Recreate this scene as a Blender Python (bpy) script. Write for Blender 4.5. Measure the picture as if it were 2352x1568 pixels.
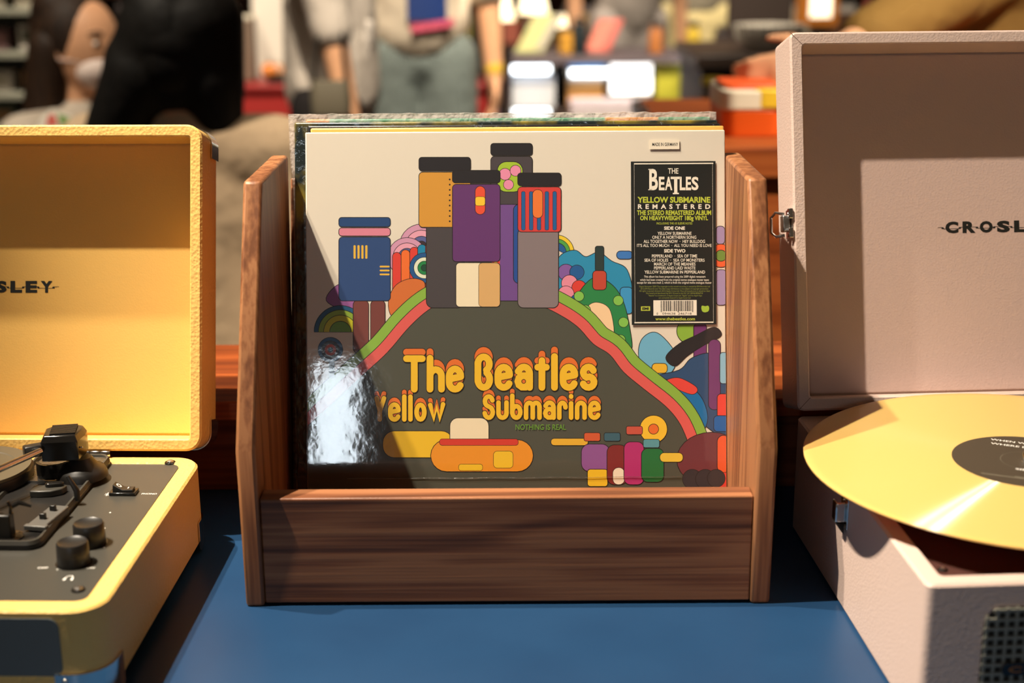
import bpy, bmesh, math, random
from mathutils import Vector, Matrix, Euler
random.seed(7)
for o in list(bpy.data.objects): bpy.data.objects.remove(o)
scene = bpy.context.scene
C = scene.collection
PI = math.pi
def R(d): return math.radians(d)

# ------------------------------------------------------------------ camera
T = 0.85                                   # height of the blue table top
FPX = 2352 * 50 / 36
TH, RO = R(16), R(0.35)
cf = Vector((0, math.cos(TH), -math.sin(TH)))
cr0 = Vector((1, 0, 0)); cu0 = cr0.cross(cf)
cR = cr0 * math.cos(RO) - cu0 * math.sin(RO)
cU = cu0 * math.cos(RO) + cr0 * math.sin(RO)
CAM = Vector((0, 0, T + 0.44))
cd = bpy.data.cameras.new('camera'); cam = bpy.data.objects.new('camera', cd); C.objects.link(cam)
cd.lens = 50; cd.sensor_width = 36; cd.clip_start = 0.02; cd.clip_end = 60
cd.dof.use_dof = True; cd.dof.focus_distance = 1.04; cd.dof.aperture_fstop = 4.6
M4 = Matrix((cR, cU, -cf)).transposed().to_4x4(); M4.translation = CAM
cam.matrix_world = M4
scene.camera = cam

# ------------------------------------------------------------------ light
w = bpy.data.worlds.new('world'); scene.world = w; w.use_nodes = True
w.node_tree.nodes['Background'].inputs[0].default_value = (1.0, 0.70, 0.46, 1)
w.node_tree.nodes['Background'].inputs[1].default_value = 0.075
def spot(name, loc, target, power, ang, blend, col, rad=0.03):
    l = bpy.data.lights.new(name, 'SPOT'); l.energy = power; l.color = col
    l.spot_size = R(ang); l.spot_blend = blend; l.shadow_soft_size = rad
    o = bpy.data.objects.new(name, l); C.objects.link(o); o.location = loc
    o.rotation_euler = (Vector(target) - Vector(loc)).to_track_quat('-Z', 'Y').to_euler()
    return o
def area(name, loc, target, power, sx, sy, col):
    l = bpy.data.lights.new(name, 'AREA'); l.energy = power; l.color = col; l.shape = 'RECTANGLE'; l.size = sx; l.size_y = sy
    o = bpy.data.objects.new(name, l); C.objects.link(o); o.location = loc
    o.rotation_euler = (Vector(target) - Vector(loc)).to_track_quat('-Z', 'Y').to_euler()
    return o
WARM = (1.0, 0.87, 0.70)
spot('track_spot', (-1.42, 1.10, T + 3.0), (-0.30, 0.92, T), 560, 25, 0.5, WARM, 0.035)
spot('track_spot', (-1.12, 0.71, T + 2.6), (0.27, 0.95, T), 590, 26, 0.5, WARM, 0.020)
area('wrap_glare_light', (-0.58, -2.5, T + 0.86), (-0.13, 1.0, T + 0.1), 4.5, 0.13, 0.36, (0.82, 0.93, 1.0))  # cool area lamp behind the camera, placed for the glare on the wrap
for p, q, e, a in (((-1.5, 1.7, 3.7), (-0.72, 2.75, 1.0), 420, 34), ((-0.2, 2.3, 3.8), (-0.35, 4.6, 0.9), 900, 46), ((1.2, 2.9, 3.9), (0.6, 5.2, 0.8), 650, 44), ((1.5, 0.9, 2.9), (0.5, 2.2, 0.98), 480, 34), ((0.4, 6.2, 3.9), (0.4, 9.0, 0.7), 700, 90), ((-1.9, 3.0, 3.8), (-1.6, 4.4, 0.9), 420, 44)):
    spot('background_fill_spot', p, q, e, a, 0.5, (1.0, 0.88, 0.70), 0.06)  # added fill spots that brighten the shoppers and goods behind the table
vs = scene.view_settings
vs.view_transform = 'Standard'; vs.look = 'None'; vs.exposure = 0.0; vs.gamma = 1.0; vs.use_curve_mapping = False

# ------------------------------------------------------------------ projection helper
def at(px, py, x=None, y=None, z=None):
    d = cf + cR * ((px - 1176) / FPX) - cU * ((py - 784) / FPX)
    t = (x - CAM.x) / d.x if x is not None else (y - CAM.y) / d.y if y is not None else (z - CAM.z) / d.z
    return CAM + d * t
def sr(r, g, b):
    f = lambda c: (c / 255 / 12.92) if c <= 10 else ((c / 255 + 0.055) / 1.055) ** 2.4
    return (f(r), f(g), f(b))

# ------------------------------------------------------------------ materials
def mat(name, col, rough=0.5, metal=0.0, spec=0.5, bump=None, vary=None, emit=None, coat=0.0, coat_rough=0.05):
    """bump=(kind, scale, strength, distance) ; vary=(col2, scale vec, detail, lo, hi)"""
    m = bpy.data.materials.new(name); m.use_nodes = True
    nt = m.node_tree; b = nt.nodes['Principled BSDF']; N = nt.nodes.new; L = nt.links.new
    b.inputs['Base Color'].default_value = (*col, 1); b.inputs['Roughness'].default_value = rough
    b.inputs['Metallic'].default_value = metal; b.inputs['Specular IOR Level'].default_value = spec
    b.inputs['Coat Weight'].default_value = coat; b.inputs['Coat Roughness'].default_value = coat_rough
    tc = None
    if vary or bump: tc = N('ShaderNodeTexCoord')
    if vary:
        c2, sc, det, lo, hi = vary
        mp = N('ShaderNodeMapping'); mp.inputs['Scale'].default_value = sc; L(tc.outputs['Object'], mp.inputs[0])
        n = N('ShaderNodeTexNoise'); n.inputs['Scale'].default_value = 1; n.inputs['Detail'].default_value = det
        L(mp.outputs[0], n.inputs['Vector'])
        r = N('ShaderNodeValToRGB'); r.color_ramp.elements[0].position = lo; r.color_ramp.elements[1].position = hi
        r.color_ramp.elements[0].color = (*col, 1); r.color_ramp.elements[1].color = (*c2, 1)
        L(n.outputs['Fac'], r.inputs[0]); L(r.outputs[0], b.inputs['Base Color'])
    if bump:
        kind, sc, st, dist = bump
        if kind == 'voronoi':
            n = N('ShaderNodeTexVoronoi'); n.inputs['Scale'].default_value = sc; out = n.outputs['Distance']
        elif kind == 'brick':
            n = N('ShaderNodeTexChecker'); n.inputs['Scale'].default_value = sc; out = n.outputs['Fac']
        else:
            n = N('ShaderNodeTexNoise'); n.inputs['Scale'].default_value = sc; n.inputs['Detail'].default_value = 3; out = n.outputs['Fac']
        L(tc.outputs['Object'], n.inputs['Vector'])
        bp = N('ShaderNodeBump'); bp.inputs['Strength'].default_value = st; bp.inputs['Distance'].default_value = dist
        L(out, bp.inputs['Height']); L(bp.outputs[0], b.inputs['Normal'])
    if emit:
        b.inputs['Emission Color'].default_value = (*emit[0], 1); b.inputs['Emission Strength'].default_value = emit[1]
    return m

def wood(name, dark, mid, light, axis, scale=1.0, rough=0.45, seed=0.0):
    """stained pine: stretched growth rings along `axis` (0,1,2), fine pores, soft knots"""
    m = bpy.data.materials.new(name); m.use_nodes = True
    nt = m.node_tree; b = nt.nodes['Principled BSDF']; N = nt.nodes.new; L = nt.links.new
    tc = N('ShaderNodeTexCoord'); mp = N('ShaderNodeMapping')
    s = [34 * scale] * 3; s[axis] = 3.0 * scale
    mp.inputs['Scale'].default_value = s; mp.inputs['Location'].default_value = (seed, seed * 1.7, seed * 0.6)
    L(tc.outputs['Object'], mp.inputs[0])
    n1 = N('ShaderNodeTexNoise'); n1.inputs['Scale'].default_value = 0.55; n1.inputs['Detail'].default_value = 2; n1.inputs['Distortion'].default_value = 0.6
    L(mp.outputs[0], n1.inputs['Vector'])
    mul = N('ShaderNodeMath'); mul.operation = 'MULTIPLY'; mul.inputs[1].default_value = 34; L(n1.outputs['Fac'], mul.inputs[0])
    sn = N('ShaderNodeMath'); sn.operation = 'SINE'; L(mul.outputs[0], sn.inputs[0])
    mr = N('ShaderNodeMapRange'); mr.inputs[1].default_value = -1; mr.inputs[2].default_value = 1; L(sn.outputs[0], mr.inputs[0])
    mp2 = N('ShaderNodeMapping'); s2 = [300 * scale] * 3; s2[axis] = 5 * scale; mp2.inputs['Scale'].default_value = s2
    L(tc.outputs['Object'], mp2.inputs[0])
    n2 = N('ShaderNodeTexNoise'); n2.inputs['Scale'].default_value = 1; n2.inputs['Detail'].default_value = 3; L(mp2.outputs[0], n2.inputs['Vector'])
    n3 = N('ShaderNodeTexNoise'); n3.inputs['Scale'].default_value = 7 * scale; n3.inputs['Detail'].default_value = 1; L(tc.outputs['Object'], n3.inputs['Vector'])
    a1 = N('ShaderNodeMath'); a1.operation = 'MULTIPLY_ADD'; a1.inputs[1].default_value = 0.36
    L(mr.outputs[0], a1.inputs[0])
    a2 = N('ShaderNodeMath'); a2.operation = 'MULTIPLY'; a2.inputs[1].default_value = 0.95; L(n2.outputs['Fac'], a2.inputs[0]); L(a2.outputs[0], a1.inputs[2])
    a3 = N('ShaderNodeMath'); a3.operation = 'MULTIPLY_ADD'; a3.inputs[1].default_value = 0.38; L(n3.outputs['Fac'], a3.inputs[0]); L(a1.outputs[0], a3.inputs[2])
    r = N('ShaderNodeValToRGB'); e = r.color_ramp.elements
    e[0].position = 0.55; e[0].color = (*dark, 1); e[1].position = 1.0; e[1].color = (*light, 1)
    k = e.new(0.80); k.color = (*mid, 1)
    L(a3.outputs[0], r.inputs[0]); L(r.outputs[0], b.inputs['Base Color'])
    bp = N('ShaderNodeBump'); bp.inputs['Strength'].default_value = 0.25; bp.inputs['Distance'].default_value = 0.0006
    L(a1.outputs[0], bp.inputs['Height']); L(bp.outputs[0], b.inputs['Normal'])
    b.inputs['Roughness'].default_value = rough; b.inputs['Specular IOR Level'].default_value = 0.35
    return m

def film(name, rough=0.05, wr=0.25, sc=45, tint=(1, 1, 1), haze=0.02):
    """clear wrinkled plastic film: transparent sheet with a Fresnel gloss"""
    m = bpy.data.materials.new(name); m.use_nodes = True
    nt = m.node_tree; N = nt.nodes.new; L = nt.links.new
    for n in list(nt.nodes): nt.nodes.remove(n)
    out = N('ShaderNodeOutputMaterial'); mx = N('ShaderNodeMixShader'); tr = N('ShaderNodeBsdfTransparent'); gl = N('ShaderNodeBsdfGlossy')
    tr.inputs[0].default_value = (*tint, 1); gl.inputs['Roughness'].default_value = rough
    tc = N('ShaderNodeTexCoord'); n1 = N('ShaderNodeTexNoise'); n1.inputs['Scale'].default_value = sc; n1.inputs['Detail'].default_value = 4
    L(tc.outputs['Object'], n1.inputs['Vector'])
    bp = N('ShaderNodeBump'); bp.inputs['Strength'].default_value = wr; bp.inputs['Distance'].default_value = 0.002
    L(n1.outputs['Fac'], bp.inputs['Height']); L(bp.outputs[0], gl.inputs['Normal'])
    fr = N('ShaderNodeFresnel'); fr.inputs['IOR'].default_value = 1.45; L(bp.outputs[0], fr.inputs['Normal'])
    ad = N('ShaderNodeMath'); ad.operation = 'ADD'; ad.inputs[1].default_value = haze; L(fr.outputs[0], ad.inputs[0])
    mi_ = N('ShaderNodeMath'); mi_.operation = 'MINIMUM'; mi_.inputs[1].default_value = 0.10 + haze; L(ad.outputs[0], mi_.inputs[0]); L(mi_.outputs[0], mx.inputs[0]); L(tr.outputs[0], mx.inputs[1]); L(gl.outputs[0], mx.inputs[2]); L(mx.outputs[0], out.inputs[0])
    return m

M = {}
M['table_blue'] = mat('table_blue', (0.009, 0.038, 0.098), 0.36, spec=0.4, vary=((0.012, 0.048, 0.118), (9, 9, 9), 4, 0.3, 0.7), bump=('noise', 60, 0.03, 0.001))
M['wood_panel'] = wood('wood_panel', sr(112, 68, 42), sr(140, 90, 57), sr(162, 110, 72), 2, 1.0, seed=1.3)
M['wood_board'] = wood('wood_board', sr(92, 54, 34), sr(128, 78, 50), sr(154, 102, 68), 0, 1.0, seed=4.1)
M['wood_riser'] = wood('wood_riser', sr(50, 20, 10), sr(96, 42, 20), sr(120, 58, 30), 0, 0.6, seed=2.0)
M['wood_counter'] = wood('wood_counter', sr(110, 50, 20), sr(150, 72, 30), sr(170, 88, 40), 0, 0.4, seed=7.0)
M['leather_yellow'] = mat('leather_yellow', sr(232, 188, 104), 0.5, bump=('voronoi', 420, 0.5, 0.0006))
M['lining_yellow'] = mat('lining_yellow', sr(230, 184, 98), 0.55, bump=('voronoi', 700, 0.18, 0.0003))
M['leather_pink'] = mat('leather_pink', sr(206, 182, 170), 0.5, bump=('voronoi', 620, 0.3, 0.0005))
M['lining_pink'] = mat('lining_pink', sr(202, 176, 166), 0.55, bump=('voronoi', 620, 0.25, 0.0004))
M['deck_black'] = mat('deck_black', (0.045, 0.042, 0.034), 0.42, spec=0.5, bump=('noise', 900, 0.08, 0.0002))
M['plastic_black'] = mat('plastic_black', (0.012, 0.011, 0.010), 0.38)
M['plastic_gloss'] = mat('plastic_gloss', (0.010, 0.009, 0.008), 0.15)
M['plastic_grey'] = mat('plastic_grey', (0.10, 0.095, 0.085), 0.4)
M['chrome'] = mat('chrome', (0.75, 0.74, 0.72), 0.14, 1.0)
M['steel'] = mat('steel', (0.55, 0.53, 0.50), 0.28, 1.0)
M['ink_black'] = mat('ink_black', (0.012, 0.012, 0.010), 0.5)
M['ink_white'] = mat('ink_white', (0.80, 0.78, 0.72), 0.5)
M['grille_cloth'] = mat('grille_cloth', (0.11, 0.13, 0.135), 0.8, bump=('brick', 900, 0.8, 0.0006))
M['grille_grey'] = mat('grille_grey', (0.26, 0.25, 0.20), 0.6)
M['grille_dark'] = mat('grille_dark', (0.018, 0.015, 0.010), 0.8)
M['rubber_mat'] = mat('rubber_mat', (0.11, 0.085, 0.045), 0.6)
M['label_dark'] = mat('label_dark', (0.045, 0.032, 0.018), 0.55)
M['felt_red'] = mat('felt_red', sr(60, 22, 10), 0.8)

# yellow vinyl: part of the light goes through it
def vinyl():
    m = bpy.data.materials.new('vinyl_yellow'); m.use_nodes = True
    nt = m.node_tree; b = nt.nodes['Principled BSDF']; N = nt.nodes.new; L = nt.links.new
    b.inputs['Base Color'].default_value = (*sr(244, 206, 120), 1); b.inputs['Roughness'].default_value = 0.22
    b.inputs['Anisotropic'].default_value = 0.6
    b.inputs['Anisotropic'].default_value = 0.85; b.inputs['Roughness'].default_value = 0.30; b.inputs['Coat Weight'].default_value = 0.25; b.inputs['Coat Roughness'].default_value = 0.08
    tg = N('ShaderNodeTangent'); tg.direction_type = 'RADIAL'; tg.axis = 'Z'; L(tg.outputs[0], b.inputs['Tangent'])
    tl = N('ShaderNodeBsdfTranslucent'); tl.inputs[0].default_value = (*sr(230, 130, 30), 1)
    mx = N('ShaderNodeMixShader'); mx.inputs[0].default_value = 0.22
    gl = N('ShaderNodeBsdfAnisotropic'); gl.inputs['Roughness'].default_value = 0.62; gl.inputs['Anisotropy'].default_value = 0.93; L(tg.outputs[0], gl.inputs['Tangent'])
    mg = N('ShaderNodeMixShader'); mg.inputs[0].default_value = 0.10
    out = nt.nodes['Material Output']
    L(b.outputs[0], mg.inputs[1]); L(gl.outputs[0], mg.inputs[2]); L(mg.outputs[0], mx.inputs[1]); L(tl.outputs[0], mx.inputs[2]); L(mx.outputs[0], out.inputs[0])
    return m
M['vinyl'] = vinyl()

# ------------------------------------------------------------------ mesh builder
class MB:
    def __init__(s): s.v = []; s.f = []; s.m = []
    def add(s, vs, fs, mi=0):
        o = len(s.v); s.v += [tuple(v) for v in vs]; s.f += [tuple(i + o for i in f) for f in fs]; s.m += [mi] * len(fs); return s
    def box(s, c, d, rot=None, mi=0):
        hx, hy, hz = d[0] / 2, d[1] / 2, d[2] / 2
        vs = [Vector((x, y, z)) for x in (-hx, hx) for y in (-hy, hy) for z in (-hz, hz)]
        if rot is not None: vs = [rot @ v for v in vs]
        c = Vector(c)
        return s.add([v + c for v in vs], [(0, 1, 3, 2), (4, 6, 7, 5), (0, 4, 5, 1), (2, 3, 7, 6), (0, 2, 6, 4), (1, 5, 7, 3)], mi)
    def prism(s, poly, h0, h1, fn=None, mi=0):
        fn = fn or (lambda a, b, h: (a, b, h)); n = len(poly)
        vs = [fn(a, b, h0) for a, b in poly] + [fn(a, b, h1) for a, b in poly]
        fs = [tuple(range(n - 1, -1, -1)), tuple(range(n, 2 * n))] + [(i, (i + 1) % n, n + (i + 1) % n, n + i) for i in range(n)]
        return s.add(vs, fs, mi)
    def loops(s, loops, cap0=True, cap1=True, closed=True, mi=0):
        n = len(loops[0]); vs = [p for l in loops for p in l]; fs = []
        for k in range(len(loops) - 1):
            for i in range(n if closed else n - 1):
                j = (i + 1) % n; fs.append((k * n + i, k * n + j, (k + 1) * n + j, (k + 1) * n + i))
        if cap0: fs.append(tuple(range(n - 1, -1, -1)))
        if cap1: fs.append(tuple(range((len(loops) - 1) * n, len(loops) * n)))
        return s.add(vs, fs, mi)
    def lathe(s, prof, seg=32, c=(0, 0, 0), mi=0, rot=None, cap=True):
        L = []
        for r, z in prof:
            l = [Vector((r * math.cos(2 * PI * i / seg), r * math.sin(2 * PI * i / seg), z)) for i in range(seg)]
            if rot is not None: l = [rot @ p for p in l]
            L.append([p + Vector(c) for p in l])
        return s.loops(L, cap, cap, True, mi)
    def tube(s, pts, r, seg=10, mi=0):
        pts = [Vector(p) for p in pts]; rr = r if isinstance(r, (list, tuple)) else [r] * len(pts); L = []
        up = None
        for i, p in enumerate(pts):
            t = (pts[min(i + 1, len(pts) - 1)] - pts[max(i - 1, 0)]).normalized()
            if up is None: up = t.orthogonal().normalized()
            a = (up - t * up.dot(t)).normalized(); up = a; b = t.cross(a)
            L.append([p + (a * math.cos(2 * PI * k / seg) + b * math.sin(2 * PI * k / seg)) * rr[i] for k in range(seg)])
        return s.loops(L, True, True, True, mi)
    def ell(s, c, r, rot=None, seg=20, ring=12, mi=0):
        c = Vector(c); L = []
        vs = []; fs = []
        for i in range(ring + 1):
            th = PI * i / ring
            for k in range(seg):
                ph = 2 * PI * k / seg
                v = Vector((r[0] * math.sin(th) * math.cos(ph), r[1] * math.sin(th) * math.sin(ph), r[2] * math.cos(th)))
                vs.append((rot @ v if rot is not None else v) + c)
        for i in range(ring):
            for k in range(seg):
                a = i * seg + k; b = i * seg + (k + 1) % seg
                fs.append((a, b, b + seg, a + seg))
        return s.add(vs, fs, mi)
    def cap(s, p0, p1, r0, r1, seg=16, mi=0):
        """tapered capsule"""
        p0, p1 = Vector(p0), Vector(p1); d = p1 - p0; ln = max(d.length, 1e-5)
        q = d.to_track_quat('Z', 'Y').to_matrix(); L = []
        for i in range(1, 5):
            a = -PI / 2 + PI / 2 * i / 5; L.append((r0 * math.cos(a), r0 * math.sin(a)))
        L.append((r0, 0)); L.append(((r0 + r1) / 2, ln / 2)); L.append((r1, ln))
        for i in range(1, 5):
            a = PI / 2 * i / 5; L.append((r1 * math.cos(a), ln + r1 * math.sin(a)))
        return s.lathe(L, seg, p0, mi, q)
    def build(s, name, mats, parent=None, loc=(0, 0, 0), rot=None, smooth=35, bevel=0, segs=2, mods=None, kind=None):
        me = bpy.data.meshes.new(name); me.from_pydata(s.v, [], s.f); me.validate(verbose=False)
        for m in (mats if isinstance(mats, (list, tuple)) else [mats]): me.materials.append(m)
        if len(me.polygons) == len(s.m): me.polygons.foreach_set('material_index', s.m)
        if smooth:
            me.polygons.foreach_set('use_smooth', [True] * len(me.polygons))
            if smooth < 180: me.set_sharp_from_angle(angle=R(smooth))
        o = bpy.data.objects.new(name, me); C.objects.link(o); o.location = loc
        if rot is not None: o.rotation_euler = rot
        if parent is not None: o.parent = parent
        if bevel:
            b = o.modifiers.new('bevel', 'BEVEL'); b.width = bevel; b.segments = segs; b.limit_method = 'ANGLE'; b.angle_limit = R(40); b.harden_normals = False
        if kind: o['kind'] = kind
        return o
def thing(name, label, cat, loc=(0, 0, 0), rot=(0, 0, 0), group=None):
    o = bpy.data.objects.new(name, None); C.objects.link(o); o.location = loc; o.rotation_euler = rot
    o.empty_display_size = 0.05; o['label'] = label; o['category'] = cat
    if group: o['group'] = group
    return o
def tag(o, label, cat, group=None):
    o['label'] = label; o['category'] = cat
    if group: o['group'] = group
    return o
def rrect(w, h, r, cx=0, cy=0, n=6):
    pts = []
    for sx, sy, a0 in ((1, 1, 0), (-1, 1, 90), (-1, -1, 180), (1, -1, 270)):
        for i in range(n + 1):
            a = R(a0 + 90 * i / n)
            pts.append((cx + sx * (w / 2 - r) + r * math.cos(a), cy + sy * (h / 2 - r) + r * math.sin(a)))
    return pts
def tray(mb, w, h, r, d0, d1, rim, rec, fn, n=8):
    """open case: outer rounded rectangle from depth d0 (rim face) to d1 (closed side), recess `rec` deep inside a rim"""
    o = rrect(w, h, r, n=n); i = rrect(w - 2 * rim, h - 2 * rim, max(r - rim, 0.003), n=n)
    s = 1 if d1 > d0 else -1; e = 0.0015
    o2 = rrect(w - 2 * e, h - 2 * e, max(r - e, 0.001), n=n)
    L = [[fn(a, b, d0 + s * rec) for a, b in i], [fn(a, b, d0 + s * 0.0012) for a, b in i],
         [fn(a, b, d0) for a, b in rrect(w - 2 * rim - 0.002 + 0.004, h - 2 * rim + 0.002, max(r - rim, 0.003), n=n)],
         [fn(a, b, d0) for a, b in o2], [fn(a, b, d0 + s * e) for a, b in o],
         [fn(a, b, d1 - s * e) for a, b in o], [fn(a, b, d1) for a, b in o2]]
    mb.loops(L, True, True)
    return mb

# flat lettering ---------------------------------------------------
def glyphs(text, bold=0.0, spacing=1.0):
    cu = bpy.data.curves.new('t', 'FONT'); cu.body = text; cu.size = 1; cu.offset = bold; cu.space_character = spacing
    cu.fill_mode = 'FRONT'; cu.resolution_u = 3
    o = bpy.data.objects.new('t', cu); C.objects.link(o)
    dg = bpy.context.evaluated_depsgraph_get(); me = bpy.data.meshes.new_from_object(o.evaluated_get(dg))
    vs = [(v.co.x, v.co.y) for v in me.vertices]; fs = [tuple(p.vertices) for p in me.polygons]
    bpy.data.objects.remove(o); bpy.data.curves.remove(cu); bpy.data.meshes.remove(me)
    return vs, fs
def write(mb, text, x0, x1, yb, yt, fn, bold=0.0, spacing=1.0, mi=0):
    """text stretched into the box x0..x1, yb..yt of a 2-D frame mapped to 3-D by fn"""
    vs, fs = glyphs(text, bold, spacing)
    if not vs: return
    ax = min(v[0] for v in vs); bx = max(v[0] for v in vs); ay = min(v[1] for v in vs); by = max(v[1] for v in vs)
    mb.add([fn(x0 + (v[0] - ax) / (bx - ax) * (x1 - x0), yb + (v[1] - ay) / (by - ay) * (yt - yb)) for v in vs], fs, mi)

# ================================================================== SETTING
o = MB().box((0, 4.2, -0.05), (13, 12, 0.1)).build('floor', mat('floor_grey', (0.05, 0.04, 0.032), 0.35, vary=((0.07, 0.055, 0.042), (3, 3, 3), 3, 0.3, 0.7))); o['kind'] = 'structure'
o = MB().box((0, 10.15, 2.1), (13, 0.1, 4.2)).build('wall_back', mat('wall_taupe', sr(120, 96, 74), 0.8)); o['kind'] = 'structure'
o = MB().box((-6.45, 4.2, 2.1), (0.1, 12, 4.2)).build('wall_left', mat('wall_pale', sr(170, 160, 140), 0.8)); o['kind'] = 'structure'
o = MB().box((6.45, 4.2, 2.1), (0.1, 12, 4.2)).build('wall_right', mat('wall_brown', sr(96, 66, 44), 0.8)); o['kind'] = 'structure'

# ================================================================== TABLE, RISER
t = thing('display_table', 'blue laminate display table under the record crate', 'table', (0, 0.78, 0))
MB().box((0, 0, T - 0.02), (2.6, 0.98, 0.04)).build('table_top', M['table_blue'], t, bevel=0.003)
for sx in (-1, 1):
    for sy in (-1, 1):
        MB().box((sx * 1.2, sy * 0.42, (T - 0.04) / 2), (0.06, 0.06, T - 0.04)).build('leg', M['plastic_black'], t, bevel=0.003)
MB().box((0, 0.43, T - 0.08), (2.3, 0.03, 0.08)).build('apron', M['plastic_black'], t, bevel=0.002)
t = thing('wooden_riser', 'low brown wooden riser along the back of the blue table', 'riser', (0, 1.155, T))
MB().box((0, 0.005, 0.034), (2.4, 0.13, 0.068)).build('riser_box', M['wood_riser'], t, bevel=0.001)
MB().box((0, 0, 0.076), (2.42, 0.166, 0.016)).build('riser_top', M['wood_counter'], t, bevel=0.002)

# ================================================================== CRATE
crate = thing('record_crate', 'walnut-stained wooden record crate in the middle of the blue table', 'crate', (-0.004, 0.88, T))
prof = [(0.0025, 0.0), (-0.001, 0.113), (0.081, 0.279), (0.2, 0.279), (0.155, 0.0)]
for sx, x0, x1 in ((-1, -0.1785, -0.1655), (1, 0.1650, 0.1785)):
    xc = (x0 + x1) / 2
    MB().prism(prof, x0 - xc, x1 - xc, lambda a, b, h: (h, a, b)).build('side_panel', M['wood_panel'], crate, (xc, 0, 0), bevel=0.0022)
MB().box((0, 0, 0), (0.3302, 0.0175, 0.0765)).build('front_board', M['wood_board'], crate, (-0.0003, 0.0125, 0.0402), bevel=0.0012)
MB().box((0, 0, 0), (0.3302, 0.13, 0.006)).build('bottom_board', M['wood_board'], crate, (-0.0003, 0.088, 0.0055), bevel=0.001)
LEAN = R(15.8)
MB().box((0, 0, 0.13), (0.3302, 0.008, 0.26)).build('back_board', M['wood_board'], crate, (-0.0003, 0.1385, 0.009), (-LEAN, 0, 0), bevel=0.001)

# ================================================================== SLEEVES
SO = Vector((0.0032, 0.9868, T + 0.0088)); SRot = Euler((-LEAN, 0, 0)).to_matrix()
def sl(px, py, d=0.0):
    """point of the plane `d` behind the front sleeve's face, in the sleeve's own frame (x across, z up)"""
    n = SRot @ Vector((0, 1, 0)); p0 = SO + n * d
    dr = cf + cR * ((px - 1176) / FPX) - cU * ((py - 784) / FPX)
    p = CAM + dr * ((p0 - CAM).dot(n) / dr.dot(n))
    q = SRot.inverted() @ (p - SO); return q.x, q.z
x0, z1 = sl(701, 304); x1, _ = sl(1665, 304)
SW0, SW1, SH = x0, x1, z1
CREAM = mat('cover_cream', sr(222, 212, 195), 0.55)
front = thing('record_sleeve', 'cream record sleeve with colourful print at the front of the wooden crate', 'record sleeve', SO, (-LEAN, 0, 0), 'record sleeves in the wooden crate')
MB().box(((SW0 + SW1) / 2, 0.002, SH / 2), (SW1 - SW0, 0.004, SH)).build('sleeve_board', CREAM, front, bevel=0.0008)

INK = {}
def ink(r, g, b):
    k = (r, g, b)
    if k not in INK: INK[k] = mat('print_%d_%d_%d' % k, sr(r, g, b), 0.5)
    return INK[k]
class Print:
    def __init__(s): s.mb = MB(); s.mats = []; s.layer = 0
    def mi(s, col):
        m = ink(*col)
        if m not in s.mats: s.mats.append(m)
        return s.mats.index(m)
    def poly(s, pts, col, line=1.6, lc=(26, 18, 14)):
        """one printed patch given in the cover's own grid, with a dark key line"""
        if line:
            n = len(pts); ar = sum(pts[i][0] * pts[(i + 1) % n][1] - pts[(i + 1) % n][0] * pts[i][1] for i in range(n)); sg = 1 if ar > 0 else -1
            out = []
            for i in range(n):
                a, b, c = Vector(pts[i - 1]), Vector(pts[i]), Vector(pts[(i + 1) % n])
                d1 = (b - a); d2 = (c - b)
                n1 = Vector((d1.y, -d1.x)).normalized() * sg if d1.length > 1e-6 else Vector((0, 0)); n2 = Vector((d2.y, -d2.x)).normalized() * sg if d2.length > 1e-6 else n1
                m = n1 + n2; m = m.normalized() if m.length > 1e-6 else n1
                out.append(tuple(b + m * line))
            s._face(out, lc)
        s._face(pts, col)
    def _face(s, pts, col):
        s.layer += 1; y = -0.00003 - s.layer * 0.000001
        P = []
        for px, py in pts:
            x, z = sl(px, py); P.append((min(max(x, SW0 + 0.0004), SW1 - 0.0004), y, min(max(z, 0.002), SH - 0.0004)))
        s.mb.add(P, [tuple(range(len(P)))], s.mi(col))
def rrp(x0, y0, x1, y1, r, n=5):
    r = min(r, (x1 - x0) / 2 - 0.01, (y1 - y0) / 2 - 0.01)
    return rrect(x1 - x0, y1 - y0, r, (x0 + x1) / 2, (y0 + y1) / 2, n)
def circ(cx, cy, r, ry=None, n=28, a0=0, a1=360):
    ry = ry or r; full = abs(a1 - a0) >= 360
    return [(cx + r * math.cos(R(a0 + (a1 - a0) * i / (n if full else n - 1))), cy - ry * math.sin(R(a0 + (a1 - a0) * i / (n if full else n - 1)))) for i in range(n)]
def spline(pts, k=6, closed=True):
    out = []; n = len(pts)
    for i in range(n if closed else n - 1):
        g = (lambda j: pts[j % n]) if closed else (lambda j: pts[min(max(j, 0), n - 1)])
        a, b, c, d = g(i - 1), g(i), g(i + 1), g(i + 2)
        for q in range(k):
            u = q / k
            out.append(tuple(0.5 * (2 * b[m] + (c[m] - a[m]) * u + (2 * a[m] - 5 * b[m] + 4 * c[m] - d[m]) * u * u + (3 * b[m] - a[m] - 3 * c[m] + d[m]) * u ** 3) for m in (0, 1)))
    if not closed: out.append(pts[-1])
    return out
pr = Print()
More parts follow.
